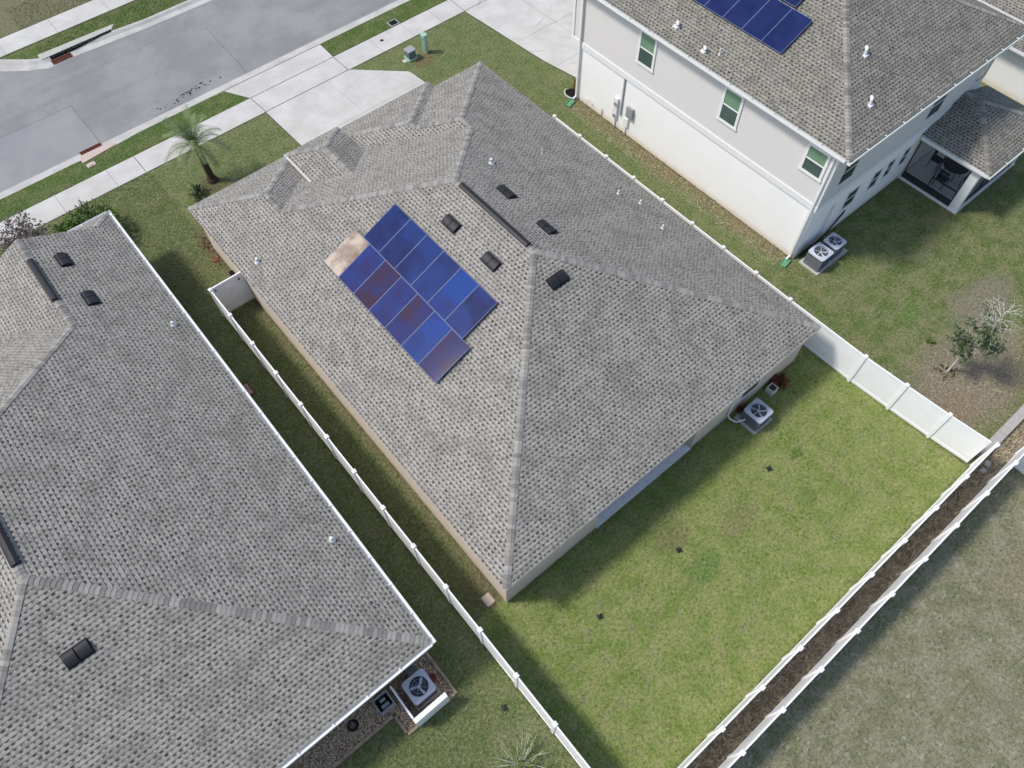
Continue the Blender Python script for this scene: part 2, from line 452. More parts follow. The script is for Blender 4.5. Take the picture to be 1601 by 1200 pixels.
# ------------------------------------------------------------------ mesh helper
class MB:
    def __init__(s):
        s.v, s.f, s.uv, s.sm = [], [], [], []
    def face(s, pts, uv=None, smooth=False):
        i = len(s.v)
        s.v += [tuple(p) for p in pts]
        s.f.append(tuple(range(i, i + len(pts))))
        s.uv += uv if uv else [(0, 0)] * len(pts)
        s.sm.append(smooth)
    def slope(s, pts, zadd=0.0):
        P = [Vector(p) for p in pts]
        n = Vector((0, 0, 0))
        for i in range(len(P)):
            n += P[i].cross(P[(i + 1) % len(P)])
        if n.z < 0:
            P.reverse()
            n = -n
        n.normalize()
        up = (Vector((0, 0, 1)) - n * n.z).normalized()
        uu = up.cross(n)
        z0 = 2.6
        uv = [(p.dot(uu) + 50, p.dot(up) - z0 * up.z + 50 * 0.146) for p in P]
        s.face([p + Vector((0, 0, zadd)) for p in P], uv)
    def box(s, x0, x1, y0, y1, z0, z1, rot=0.0, piv=None):
        c = [(x0, y0, z0), (x1, y0, z0), (x1, y1, z0), (x0, y1, z0), (x0, y0, z1), (x1, y0, z1), (x1, y1, z1), (x0, y1, z1)]
        if rot:
            px, py = piv if piv else ((x0 + x1) / 2, (y0 + y1) / 2)
            cr, sr = math.cos(rot), math.sin(rot)
            c = [(px + (x - px) * cr - (y - py) * sr, py + (x - px) * sr + (y - py) * cr, z) for x, y, z in c]
        for q in ((0, 3, 2, 1), (4, 5, 6, 7), (0, 1, 5, 4), (1, 2, 6, 5), (2, 3, 7, 6), (3, 0, 4, 7)):
            s.face([c[k] for k in q])
    def obox(s, o, ax, ay, az):
        o, ax, ay, az = map(Vector, (o, ax, ay, az))
        c = [o, o + ax, o + ax + ay, o + ay, o + az, o + ax + az, o + ax + ay + az, o + ay + az]
        for q in ((0, 3, 2, 1), (4, 5, 6, 7), (0, 1, 5, 4), (1, 2, 6, 5), (2, 3, 7, 6), (3, 0, 4, 7)):
            s.face([c[k] for k in q])
    def prism(s, poly, z0, z1, bottom=True):
        a = sum(poly[i][0] * poly[(i + 1) % len(poly)][1] - poly[(i + 1) % len(poly)][0] * poly[i][1] for i in range(len(poly)))
        if a < 0:
            poly = poly[::-1]
        s.face([(x, y, z1) for x, y in poly])
        if bottom:
            s.face([(x, y, z0) for x, y in poly[::-1]])
        for i in range(len(poly)):
            (xa, ya), (xb, yb) = poly[i], poly[(i + 1) % len(poly)]
            s.face([(xa, ya, z0), (xb, yb, z0), (xb, yb, z1), (xa, ya, z1)])
    def tube(s, pts, r, n=8, r2=None, cap=True):
        P = [Vector(p) for p in pts]
        rs = [r if r2 is None else r + (r2 - r) * i / (len(P) - 1) for i in range(len(P))]
        rings = []
        for i, p in enumerate(P):
            d = (P[min(i + 1, len(P) - 1)] - P[max(i - 1, 0)]).normalized()
            a = d.orthogonal().normalized() if abs(d.z) > 0.99 else d.cross(Vector((0, 0, 1))).normalized()
            b = d.cross(a)
            rings.append([p + (a * math.cos(2 * math.pi * k / n) + b * math.sin(2 * math.pi * k / n)) * rs[i] for k in range(n)])
        for i in range(len(P) - 1):
            for k in range(n):
                s.face([rings[i][k], rings[i][(k + 1) % n], rings[i + 1][(k + 1) % n], rings[i + 1][k]], smooth=True)
        if cap:
            s.face(rings[0][::-1])
            s.face(rings[-1])
    def lathe(s, c, prof, n=16):
        for i in range(len(prof) - 1):
            (r0, z0), (r1, z1) = prof[i], prof[i + 1]
            for k in range(n):
                a0, a1 = 2 * math.pi * k / n, 2 * math.pi * (k + 1) / n
                q = [(c[0] + r0 * math.cos(a0), c[1] + r0 * math.sin(a0), c[2] + z0), (c[0] + r0 * math.cos(a1), c[1] + r0 * math.sin(a1), c[2] + z0),
                     (c[0] + r1 * math.cos(a1), c[1] + r1 * math.sin(a1), c[2] + z1), (c[0] + r1 * math.cos(a0), c[1] + r1 * math.sin(a0), c[2] + z1)]
                if r0 < 1e-6:
                    q = q[1:]
                elif r1 < 1e-6:
                    q = q[:3]
                s.face(q, smooth=True)
    def build(s, name, mat, parent=None, bevel=0.0):
        o0 = Vector((0, 0, 0))
        me = bpy.data.meshes.new(name)
        off = Vector((0, 0, 0))
        if parent is not None:
            off = parent_loc(parent)
        me.from_pydata([(v[0] - off.x, v[1] - off.y, v[2] - off.z) for v in s.v], [], s.f)
        ul = me.uv_layers.new(name='UVMap')
        ul.data.foreach_set('uv', np.array([q[:2] for q in s.uv], dtype=np.float32).ravel())
        me.polygons.foreach_set('use_smooth', s.sm)
        me.materials.append(mat)
        me.update()
        o = bpy.data.objects.new(name, me)
        COL.objects.link(o)
        if parent is not None:
            o.parent = parent
        if bevel:
            import bmesh
            bm = bmesh.new()
            bm.from_mesh(me)
            bmesh.ops.remove_doubles(bm, verts=bm.verts, dist=1e-4)
            bmesh.ops.bevel(bm, geom=list(bm.edges), offset=bevel, segments=2, affect='EDGES', clamp_overlap=True)
            bm.to_mesh(me)
            bm.free()
        return o
def parent_loc(o):
    l = Vector(o.location)
    p = o.parent
    while p is not None:
        l = l + Vector(p.location)
        p = p.parent
    return l
def thing(name, label, cat, loc=(0, 0, 0), group=None):
    o = bpy.data.objects.new(name, None)
    o.empty_display_size = 0.3
    o.location = loc
    COL.objects.link(o)
    return tag(o, label, cat, group)
def tag(o, label, cat, group=None, kind=None):
    o['label'] = label
    o['category'] = cat
    if group:
        o['group'] = group
    if kind:
        o['kind'] = kind
    return o
def struct(o):
    o['kind'] = 'structure'
    return o
def recenter(o):
    """move a single-mesh thing's origin to its base"""
    me = o.data
    n = len(me.vertices)
    a = np.empty(n * 3)
    me.vertices.foreach_get('co', a)
    a = a.reshape(-1, 3)
    c = np.array([(a[:, 0].min() + a[:, 0].max()) / 2, (a[:, 1].min() + a[:, 1].max()) / 2, a[:, 2].min()])
    a -= c
    me.vertices.foreach_set('co', a.ravel())
    o.location = c
    me.update()
    return o
def copy_tree(o, parent=None):
    c = o.copy()
    COL.objects.link(c)
    c.parent = parent
    for ch in list(o.children):
        copy_tree(ch, c)
    return c

# ------------------------------------------------------------------ ground, road, pavements
m = MB()
m.face([(-900, -900, -0.16), (900, -900, -0.16), (900, 900, -0.16), (-900, 900, -0.16)])
struct(m.build('ground', M['lawn']))
m = MB()
m.prism([(-70, -60), (110, -60), (110, 36.86), (-70, 36.86)], -0.158, 0.0, False)
struct(m.build('lawn', M['lawn']))
m = MB()
m.prism([(-30, 76), (-14, 62.5), (-4.0, 53.0), (-1.5, 50.4), (1.0, 47.85), (3.3, 46.15), (9.4, 45.62), (110, 45.62), (110, 120), (-30, 120)], -0.158, 0.0, False)
struct(m.build('lawn', M['lawn']))
m = MB()
m.face([(-70, 36.9, -0.125), (110, 36.9, -0.125), (110, 45.6, -0.125), (9.4, 45.6, -0.125), (3.3, 46.1, -0.125), (1.0, 47.8, -0.125),
        (-14, 62.4, -0.125), (-30, 75.9, -0.125), (-70, 76, -0.125)])
struct(m.build('road', M['asphalt']))
# kerbs: gutter apron rising to the verge
def kerb(road, back, name='kerb'):
    m = MB()
    for i in range(len(road) - 1):
        a, b, c, d = road[i], road[i + 1], back[i + 1], back[i]
        la = [(a[0] + (d[0] - a[0]) * k, a[1] + (d[1] - a[1]) * k) for k in (0, 0.55, 0.78, 1)]
        lb = [(b[0] + (c[0] - b[0]) * k, b[1] + (c[1] - b[1]) * k) for k in (0, 0.55, 0.78, 1)]
        zs = (-0.119, -0.105, 0.0, 0.008)
        for k in range(3):
            m.face([(*la[k], zs[k]), (*lb[k], zs[k]), (*lb[k + 1], zs[k + 1]), (*la[k + 1], zs[k + 1])])
    for f in range(len(m.f)):
        i0 = m.f[f][0]
        n = (Vector(m.v[i0 + 1]) - Vector(m.v[i0])).cross(Vector(m.v[i0 + 2]) - Vector(m.v[i0]))
        if n.z < 0:
            m.f[f] = m.f[f][::-1]
    return struct(m.build(name, M['kerbconc']))
us = [-70, -2, 1.7, 1.75, 3.05, 3.1, 5.0] + list(range(8, 110, 6)) + [110]
kerb([(u, 37.48) for u in us], [(u, 36.68 if 1.72 < u < 4.2 else 36.84) for u in us])
kerb([(-30, 75.0), (-14, 61.4), (-4.0, 51.9), (1.1, 46.8), (2.4, 45.75), (3.4, 45.2), (5.15, 45.22), (9.1, 44.93), (13.2, 44.85), (110, 44.85)],
     [(-30, 76), (-14, 62.5), (-4.0, 53.0), (1.6, 47.55), (2.8, 46.5), (3.4, 46.15), (5.3, 46.12), (9.4, 45.62), (13.2, 45.6), (110, 45.6)])
def slab(poly, name, z=0.012, mat='concrete'):
    m = MB()
    m.prism(poly, -0.1, z, False)
    return struct(m.build(name, M[mat]))
slab([(-70, 33.86), (110, 33.86), (110, 35.36), (-70, 35.36)], 'sidewalk')
slab([(-0.5, 47.75), (110, 47.6), (110, 49.25), (-2.2, 49.4)], 'sidewalk')
slab([(9.88, 36.84), (16.05, 36.84), (16.0, 35.364), (10.70, 35.364)], 'driveway')
slab([(10.78, 33.856), (16.02, 33.856), (16.25, 33.7), (18.5, 31.55), (18.62, 30.4), (18.62, 26.4), (10.95, 26.4)], 'driveway')
slab([(24.1, 36.84), (31.6, 36.84), (30.9, 35.364), (24.25, 35.364)], 'driveway')
slab([(24.2, 33.856), (30.8, 33.856), (30.4, 23.0), (25.6, 23.0), (25.15, 25.0), (24.72, 27.4)], 'driveway')
m = MB()
def jl(a, b, w=0.022, z=0.017):
    a, b = Vector((*a, 0)), Vector((*b, 0))
    d = (b - a).normalized()
    n = Vector((-d.y, d.x, 0)) * w / 2
    q = [a - n, b - n, b + n, a + n]
    m.face([(p_.x, p_.y, z) for p_ in q])
jl((10.72, 35.36), (16.0, 35.36), 0.035)
jl((10.78, 33.86), (16.02, 33.86), 0.04)
jl((10.70, 35.34), (10.79, 33.88), 0.035)
jl((16.0, 35.34), (16.02, 33.88), 0.035)
jl((9.9, 36.82), (16.05, 36.82), 0.04)
jl((24.2, 35.36), (30.9, 35.36), 0.035)
jl((24.2, 33.86), (30.8, 33.86), 0.035)
jl((24.22, 35.34), (24.2, 33.88), 0.03)
for u in (-5.0, -0.3, 2.4, 3.9, 7.4, 18.4, 20.6, 22.6):
    jl((u, 33.9), (u, 35.33), 0.03 if u == 3.9 else 0.012)
for u in (2.0, 5.1, 8.3, 11.5):
    jl((u, 47.74), (u, 49.3), 0.014)
jl((14.6, 33.8), (14.9, 26.5), 0.008)
jl((10.9, 30.4), (18.6, 30.4), 0.010)
jl((27.4, 36.8), (27.6, 23.5), 0.012)
jl((24.9, 29.6), (30.6, 29.6), 0.012)
jl((24.5, 26.6), (30.6, 26.6), 0.010)
jl((0, 0.001), (0.001, 0), 0.001)
struct(m.build('pavement_joints', M['joint']))
m = MB()
def crack(pts, w):
    for a, b in zip(pts, pts[1:]):
        a, b = Vector((*a, 0)), Vector((*b, 0))
        n = Vector((-(b - a).y, (b - a).x, 0)).normalized() * w / 2
        m.face([(q.x, q.y, -0.121) for q in (a - n, b - n, b + n, a + n)])
def wig(a, b, n=14, amp=0.03):
    return [(a[0] + (b[0] - a[0]) * i / n + random.uniform(-amp, amp), a[1] + (b[1] - a[1]) * i / n + random.uniform(-amp, amp)) for i in range(n + 1)]
crack(wig((3.05, 41.4), (3.05, 37.5)), 0.02)
crack(wig((-6, 41.35), (3.05, 41.35), 30), 0.014)
crack(wig((11.9, 42.8), (11.7, 37.6), 16), 0.018)
struct(m.build('road_seams', M['joint']))
# dark crumbs of dirt scattered on the road by the driveway
m = MB()
for k in range(60):
    a = random.gauss(0, 1)
    u, v = 8.3 + a * 0.75, 38.15 + a * 0.05 + random.gauss(0, 0.13)
    r = random.uniform(0.02, 0.055)
    m.lathe((u, v, -0.124), [(r, 0), (r * 0.7, r * 0.5), (0, r * 0.6)], 5)
tag(m.build('dirt_crumbs', M['hole']), 'dark crumbs of soil scattered on the road beside the near kerb', 'dirt', kind='stuff')

m = MB()
for a, b, w in (((-60, 33.83), (10.78, 33.83), .05), ((-60, 35.385), (10.7, 35.385), .07), ((16.05, 35.39), (24.1, 35.39), .07), ((16.3, 33.82), (24.2, 33.82), .04),
             ((10.75, 33.8), (10.93, 27.4), .05), ((18.64, 31.0), (18.66, 26.9), .05), ((16.3, 33.66), (18.55, 31.5), .05), ((24.17, 33.8), (24.69, 27.4), .05), ((24.69, 27.4), (25.1, 25.0), .05),
             ((9.95, 36.8), (10.68, 35.4), .05), ((16.08, 36.8), (16.03, 35.4), .05), ((-2, 47.66), (60, 47.56), .07), ((-2, 49.43), (60, 49.3), .07)):
    k = max(2, int(math.hypot(b[0] - a[0], b[1] - a[1]) / 0.5))
    for i in range(k):
        f0, f1 = i / k, (i + 1) / k
        jl((a[0] + (b[0] - a[0]) * f0, a[1] + (b[1] - a[1]) * f0), (a[0] + (b[0] - a[0]) * f1, a[1] + (b[1] - a[1]) * f1), w * random.uniform(0.5, 1.3), 0.006)
struct(m.build('lawn_edges', M['soil']))
# storm drains
def drain(u0, u1, v0, v1, z, lab, slabpoly, far=False):
    d = thing('storm_drain', lab, 'storm drain', ((u0 + u1) / 2, (v0 + v1) / 2, z), 'storm drains at the kerbs')
    b = MB()
    b.box(u0, u1, v0, v1, z + 0.004, z + 0.012)
    b.build('pit', M['hole'], d)
    g_ = MB()
    n = 12
    for i in range(n + 1):
        u = u0 + (u1 - u0) * i / n
        g_.box(u - 0.018, u + 0.018, v0, v1, z + 0.014, z + 0.045)
    g_.box(u0 - 0.03, u1 + 0.03, v0 - 0.04, v0 - 0.001, z + 0.01, z + 0.05)
    g_.box(u0 - 0.03, u1 + 0.03, v1 + 0.001, v1 + 0.04, z + 0.01, z + 0.05)
    g_.build('grate', M['rust'], d)
    q = MB()
    q.prism(slabpoly, -0.11, 0.03)
    q.build('kerb_slab', M['padconc'] if far else M['pinkstone'], d)
    return d
drain(1.92, 3.0, 37.18, 37.5, -0.105, 'rusty slotted storm drain grate set in the near kerb beside the verge', [(1.7, 36.55), (3.6, 36.75), (3.6, 36.98), (3.05, 37.13), (1.8, 37.13)])
dd = drain(3.75, 4.85, 45.32, 45.62, -0.105, 'storm drain with raised white kerb hood on the far side of the road', [(3.35, 45.95), (7.6, 45.98), (7.9, 46.35), (3.35, 46.5)], True)
b = MB()
b.box(3.8, 7.5, 45.75, 45.948, -0.1, 0.01)
b.build('throat', M['hole'], dd)

# ------------------------------------------------------------------ roofs
S = 0.4386
class RoofZ:
    pass
def caps(m, a, b, w=0.13, lift=0.016, drop=None, seed=0):
    """a run of overlapping ridge-cap shingles from a to b; every piece a bent plate, its tail lifted"""
    a, b = Vector(a), Vector(b)
    d = (b - a)
    L = d.length
    d.normalize()
    hz = Vector((d.x, d.y, 0))
    n = Vector((-d.y, d.x, 0)).normalized()
    if drop is None:
        drop = 0.44 * w if hz.length > 0.999 else 0.30 * w
    k = max(1, int(L / 0.146))
    st = L / k
    for i in range(k):
        p0 = a + d * (st * i)
        p1 = a + d * (st * (i + 1) + 0.01)
        z0, z1 = lift * 1.6, lift * 0.6
        dn = Vector((0, 0, -drop))
        u0 = st * i / st * 0.146 + 0.002 + seed * 7.3
        u1 = u0 + 0.142
        for sgn in (1, -1):
            q = [p0 + Vector((0, 0, z0)), p1 + Vector((0, 0, z1)), p1 + n * w * sgn + dn + Vector((0, 0, z1)), p0 + n * w * sgn + dn + Vector((0, 0, z0))]
            uv = [(u0, 0), (u1, 0), (u1, 1), (u0, 1)]
            if sgn < 0:
                q.reverse()
                uv.reverse()
            m.face(q, uv)
        q = [p0 + Vector((0, 0, z0)), p0 + n * w + dn + Vector((0, 0, z0)), p0 + n * w + dn, p0, p0 - n * w + dn, p0 - n * w + dn + Vector((0, 0, z0))]
        m.face(q, [(u0, 0)] * 6)
def hood_vent(parent, c, axis, slope_dir, z):
    """two black half-barrel hoods in line; axis = unit vector along the eave, slope_dir = horizontal unit vector uphill"""
    A = Vector((*axis, 0))
    Uq = Vector((slope_dir[0], slope_dir[1], S)).normalized()
    N = A.cross(Uq)
    if N.z < 0:
        N = -N
    c = Vector((c[0], c[1], z))
    m = MB()
    m.obox(c - A * 0.40 - Uq * 0.25 + N * 0.002, A * 0.8, Uq * 0.5, N * 0.012)
    for k, (s0, s1, r, dz) in enumerate(((-0.37, -0.02, 0.215, 0.105), (0.015, 0.38, 0.205, 0.095))):
        pts0, pts1 = [], []
        for i in range(9):
            a = math.pi * i / 8
            off = Uq * (math.cos(a) * r) + N * (0.03 + math.sin(a) ** 0.7 * dz if 0 < i < 8 else 0.014)
            pts0.append(c + A * s0 + off)
            pts1.append(c + A * s1 + off)
        for i in range(8):
            m.face([pts0[i], pts1[i], pts1[i + 1], pts0[i + 1]], smooth=False)
        m.face(pts0)
        m.face(pts1[::-1])
    return m.build('roof_vent', M['black'], parent)
def ridge_vent(parent, a, b, w=0.13):
    a, b = Vector(a), Vector(b)
    m = MB()
    d = (b - a).normalized()
    n = Vector((-d.y, d.x, 0))
    sec = [(-w, -0.03), (-w, 0.02), (-w * 0.35, 0.075), (w * 0.35, 0.075), (w, 0.02), (w, -0.03)]
    pa = [a + n * x + Vector((0, 0, z)) for x, z in sec]
    pb = [b + n * x + Vector((0, 0, z)) for x, z in sec]
    for i in range(5):
        m.face([pa[i + 1], pb[i + 1], pb[i], pa[i]])
    m.face(pa)
    m.face(pb[::-1])
    L = (b - a).length
    k = int(L / 1.2)
    for i in range(1, k + 1):
        p_ = a + d * (i * L / (k + 1))
        m.obox(p_ - n * w * 0.36 + Vector((0, 0, 0.07)), d * 0.03, n * w * 0.72, (0, 0, 0.012))
    return m.build('ridge_vent', M['black'], parent)
def pipe(parent, c, h=0.28, r=0.045, flash=True, mat='pvc'):
    m = MB()
    c = Vector(c)
    m.tube([c - Vector((0, 0, 0.05)), c + Vector((0, 0, h))], r, 10)
    if flash:
        m.lathe((c.x, c.y, c.z - 0.02), [(r * 2.3, 0.0), (r * 1.9, 0.05), (r * 1.05, 0.12)], 12)
    return m.build('vent_pipe', M[mat], parent)
def gooseneck(parent, c, s=1.0, d=(-0.7, -0.7)):
    m = MB()
    c = Vector(c)
    d = Vector((*d, 0)).normalized()
    pts = [c - Vector((0, 0, 0.05)), c + Vector((0, 0, 0.16 * s))]
    for i in range(1, 7):
        a = math.pi * 0.85 * i / 6
        pts.append(c + Vector((0, 0, 0.16 * s)) + d * (0.13 * s * (1 - math.cos(a))) + Vector((0, 0, 0.13 * s * math.sin(a))))
    m.tube(pts, 0.075 * s, 10)
    m.box(c.x - 0.15 * s, c.x + 0.15 * s, c.y - 0.15 * s, c.y + 0.15 * s, c.z - 0.06, c.z + 0.015)
    return m.build('roof_vent', M['pvc'], parent)
def gutter(parent, a, b, inward, z, w=0.14, inner='gutterin', name='gutter'):
    """open K-gutter from a to b; inward = unit vector towards the house"""
    a, b, i_ = Vector((*a, 0)), Vector((*b, 0)), Vector((*inward, 0))
    o_ = -i_
    d = (b - a).normalized()
    m = MB()
    L = b - a
    m.obox(a + o_ * (w - 0.012) + Vector((0, 0, z - 0.10)), L, o_ * 0.022, (0, 0, 0.115))
    m.obox(a + Vector((0, 0, z - 0.10)), L, o_ * (w - 0.014), (0, 0, 0.012))
    for e in (a, b - d * 0.012):
        m.obox(e + Vector((0, 0, z - 0.086)), d * 0.012, o_ * (w - 0.014), (0, 0, 0.095))
    n = max(1, int(L.length / 1.15))
    for k in range(1, n):
        p_ = a + L * (k / n)
        m.obox(p_ + Vector((0, 0, z - 0.005)), d * 0.035, o_ * (w - 0.013), (0, 0, 0.018))
    g_ = m.build(name, M['white'], parent)
    m = MB()
    m.obox(a + d * 0.013 + o_ * 0.004 + Vector((0, 0, z - 0.087)), L - d * 0.026, o_ * (w - 0.02), (0, 0, 0.006))
    m.build('gutter_bottom', M[inner], g_)
    return g_

# =================== the main house
H = thing('single_storey_house', 'single-storey house in the middle with a grey hip roof and blue solar panels', 'house', (11.9, 16, 0), 'houses on the street')
wallpoly = [(4.07, 5.70), (8.35, 5.70), (8.35, 8.3), (13.45, 8.3), (13.45, 5.70), (19.72, 5.70), (19.72, 26.5), (16.8, 26.5), (16.8, 27.0), (11.6, 27.0), (11.6, 25.6),
            (9.2, 25.6), (9.2, 27.1), (4.07, 27.1)]
m = MB()
m.prism(wallpoly, 0.0, 2.44, False)
m.build('wall', M['cream'], H)
eave = [(3.92, 5.47), (19.88, 5.47), (19.88, 26.78), (17.0, 26.78), (17.0, 27.28), (10.52, 27.28), (10.52, 26.1), (9.36, 26.1), (9.36, 27.38), (3.92, 27.38)]
m = MB()
m.prism(eave, 2.445, 2.588)
m.build('fascia', M['cream'], H)
def z3(u, v, z):
    return (u, v, z)
E = 2.6
RZ = E + 8 * S
m = MB()
P = dict(a=(6.64, 24.66, 3.80), b=(6.64, 23.36, 3.80), r1=(11.9, 13.45, RZ), r2=(11.9, 18.1, RZ), g1=(15.2, 21.4, 4.6614), g2=(15.2, 22.1, 4.6614), k1=(13.75, 24.05, 4.0255), k2=(13.75, 23.55, 4.0255))
o = 0.02
m.slope([(3.9, 5.45, E), (3.9, 27.4, E), P['a'], P['b'], P['r2'], P['r1']])
m.slope([(3.9, 5.45, E), P['r1'], (19.9, 5.45, E)])
m.slope([(19.9, 5.45, E), P['r1'], P['r2'], P['g1'], P['g2'], (19.9, 26.8, E)])
m.slope([P['r2'], P['b'], (9.38, 26.1, E), (10.5, 26.1, E), P['g1']])
m.slope([(3.9, 27.4, E), P['a'], (9.38, 27.4, E)])
m.slope([P['a'], P['b'], (9.38, 26.1, E), (9.38, 27.4, E)])
m.slope([(10.5, 27.3, E), P['k1'], P['k2'], P['g2'], P['g1'], (10.5, 26.1, E)])
m.slope([(10.5, 27.3, E), (17.0, 27.3, E), P['k1']])
m.slope([(17.0, 27.3, E), (17.0, 26.8, E), P['k2'], P['k1']])
m.slope([(17.0, 26.8, E), (19.9, 26.8, E), P['g2'], P['k2']])
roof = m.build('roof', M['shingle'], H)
# raised entry roof
TE = 3.3
tp = [(8.65, 26.7), (11.45, 26.7), (11.45, 23.5), (8.65, 23.5)]
m = MB()
m.prism([(8.85, 26.4), (11.25, 26.4), (11.25, 23.5), (8.85, 23.5)], 2.0, 3.16)
m.build('entry_wall', M['cream'], H)
m = MB()
m.prism([(8.665, 26.685), (11.435, 26.685), (11.435, 23.5), (8.665, 23.5)], 3.17, 3.288)
m.build('entry_fascia', M['white'], H)
m = MB()
m.box(8.622, 8.652, 23.8, 26.72, 3.20, 3.305)
m.build('drip_edge', M['white'], H)
pk, pe = (10.05, 25.3, TE + 1.4 * S), (10.05, 22.6, TE + 1.4 * S)
m = MB()
m.slope([(8.65, 26.7, TE), pk, pe, (8.65, 22.6, TE)])
m.slope([(11.45, 26.7, TE), pk, pe, (11.45, 22.6, TE)])
m.slope([(8.65, 26.7, TE), (11.45, 26.7, TE), pk])
er = m.build('entry_roof', M['shingle'], H)
m = MB()
LF, RF, LR, RR = (3.95, 27.35, E + .02), (19.85, 26.75, E + .02), (3.95, 5.5, E + .02), (19.85, 5.5, E + .02)
runs = [(LR, P['r1']), (RR, P['r1']), (P['b'], P['r2']), (LF, P['a']), ((9.34, 27.36, E), P['a']), (P['b'], P['a']), (P['g1'], P['r2']), (RF, P['g2']), ((10.55, 27.25, E), P['k1']),
        (P['k2'], P['g2']), ((16.95, 27.25, E), P['k1']), (P['k1'], P['k2']), (P['g2'], P['g1']), ((11.9, 17.75, RZ), P['r2']), ((11.9, 13.5, RZ), (11.9, 13.8, RZ)),
        ((8.7, 26.65, TE + .02), pk), ((11.4, 26.65, TE + .02), pk), (pk, (10.05, 23.1, pk[2]))]
for i, (a, b) in enumerate(runs):
    caps(m, a, b, seed=i)
m.build('ridge_cap', M['cap'], roof)
ridge_vent(H, (11.9, 13.75, RZ + .03), (11.9, 17.7, RZ + .03))
rz = lambda u, v: min(E + S * (u - 3.9), E + S * (19.9 - u), E + S * (v - 5.45))
for u, v, ax, sd in ((10.68, 16.78, (0, 1), (1, 0)), (10.67, 14.39, (0, 1), (1, 0)), (13.36, 16.76, (0, 1), (-1, 0)), (13.35, 14.37, (0, 1), (-1, 0)), (11.96, 12.2, (1, 0), (0, 1))):
    hood_vent(H, (u, v), ax, sd, rz(u, v))
for u, v, h, r in ((4.66, 22.4, 0.22, 0.06), (14.14, 18.69, 0.24, 0.06), (16.98, 18.78, 0.3, 0.025), (18.28, 15.27, 0.2, 0.04), (18.76, 14.4, 0.2, 0.04), (18.32, 12.69, 0.2, 0.04)):
    pipe(H, (u, v, rz(u, v)), h, r)
# rear patio slab, door, windows
m = MB()
m.prism([(8.36, 5.66), (13.44, 5.66), (13.44, 8.29), (8.36, 8.29)], -0.02, 0.06, False)
m.build('patio_slab', M['slab'], H)
def window_v(parent, u0, u1, z0, z1, v, s=-1, tr=0.07, mats=('pane_slate', 'pane_slate'), name='window'):
    """window in a wall facing -v (s=-1) or +v; trim proud of the wall"""
    m = MB()
    a, b = sorted((v + s * 0.002, v + s * 0.035))
    m.box(u0, u1, a, b, z1 - tr, z1)
    m.box(u0, u1, a, b, z0, z0 + tr)
    m.box(u0, u0 + tr, a, b, z0 + tr + .001, z1 - tr - .001)
    m.box(u1 - tr, u1, a, b, z0 + tr + .001, z1 - tr - .001)
    w = m.build(name, M['white'], parent)
    zm = (z0 + z1) / 2
    a2, b2 = sorted((v + s * 0.002, v + s * 0.024))
    q = MB()
    q.box(u0 + tr + .001, u1 - tr - .001, a2, b2, zm - 0.025, zm + 0.025)
    q.build('sash_rail', M['white'], w)
    a3, b3 = sorted((v + s * 0.001, v + s * 0.012))
    for za, zb, mt in ((zm + .026, z1 - tr - .001, mats[0]), (z0 + tr + .001, zm - .026, mats[1])):
        q = MB()
        q.box(u0 + tr + .001, u1 - tr - .001, a3, b3, za, zb)
        q.build('pane', M[mt], w)
    return w
window_v(H, 15.9, 17.1, 0.9, 2.1, 5.70)
m = MB()
m.box(9.2, 12.6, 8.27, 8.298, 0.07, 2.15)
dr = m.build('sliding_door', M['white'], H)
for u in (9.3, 10.98):
    q = MB()
    q.box(u, u + 1.52, 8.255, 8.268, 0.15, 2.07)
    q.build('pane', M['pane_slate'], dr)
# garage door on the front
m = MB()
m.box(12.0, 16.6, 27.002, 27.03, 0.02, 2.2)
gd = m.build('garage_door', M['white'], H)
m = MB()
for k in range(1, 4):
    m.box(12.05, 16.55, 27.031, 27.036, 0.02 + k * 0.55 - 0.01, 0.02 + k * 0.55 + 0.01)
m.build('panel_lines', M['meter'], gd)
m = MB()
m.box(9.9, 10.9, 25.602, 25.63, 0.02, 2.1)
m.build('front_door', M['meter'], H)

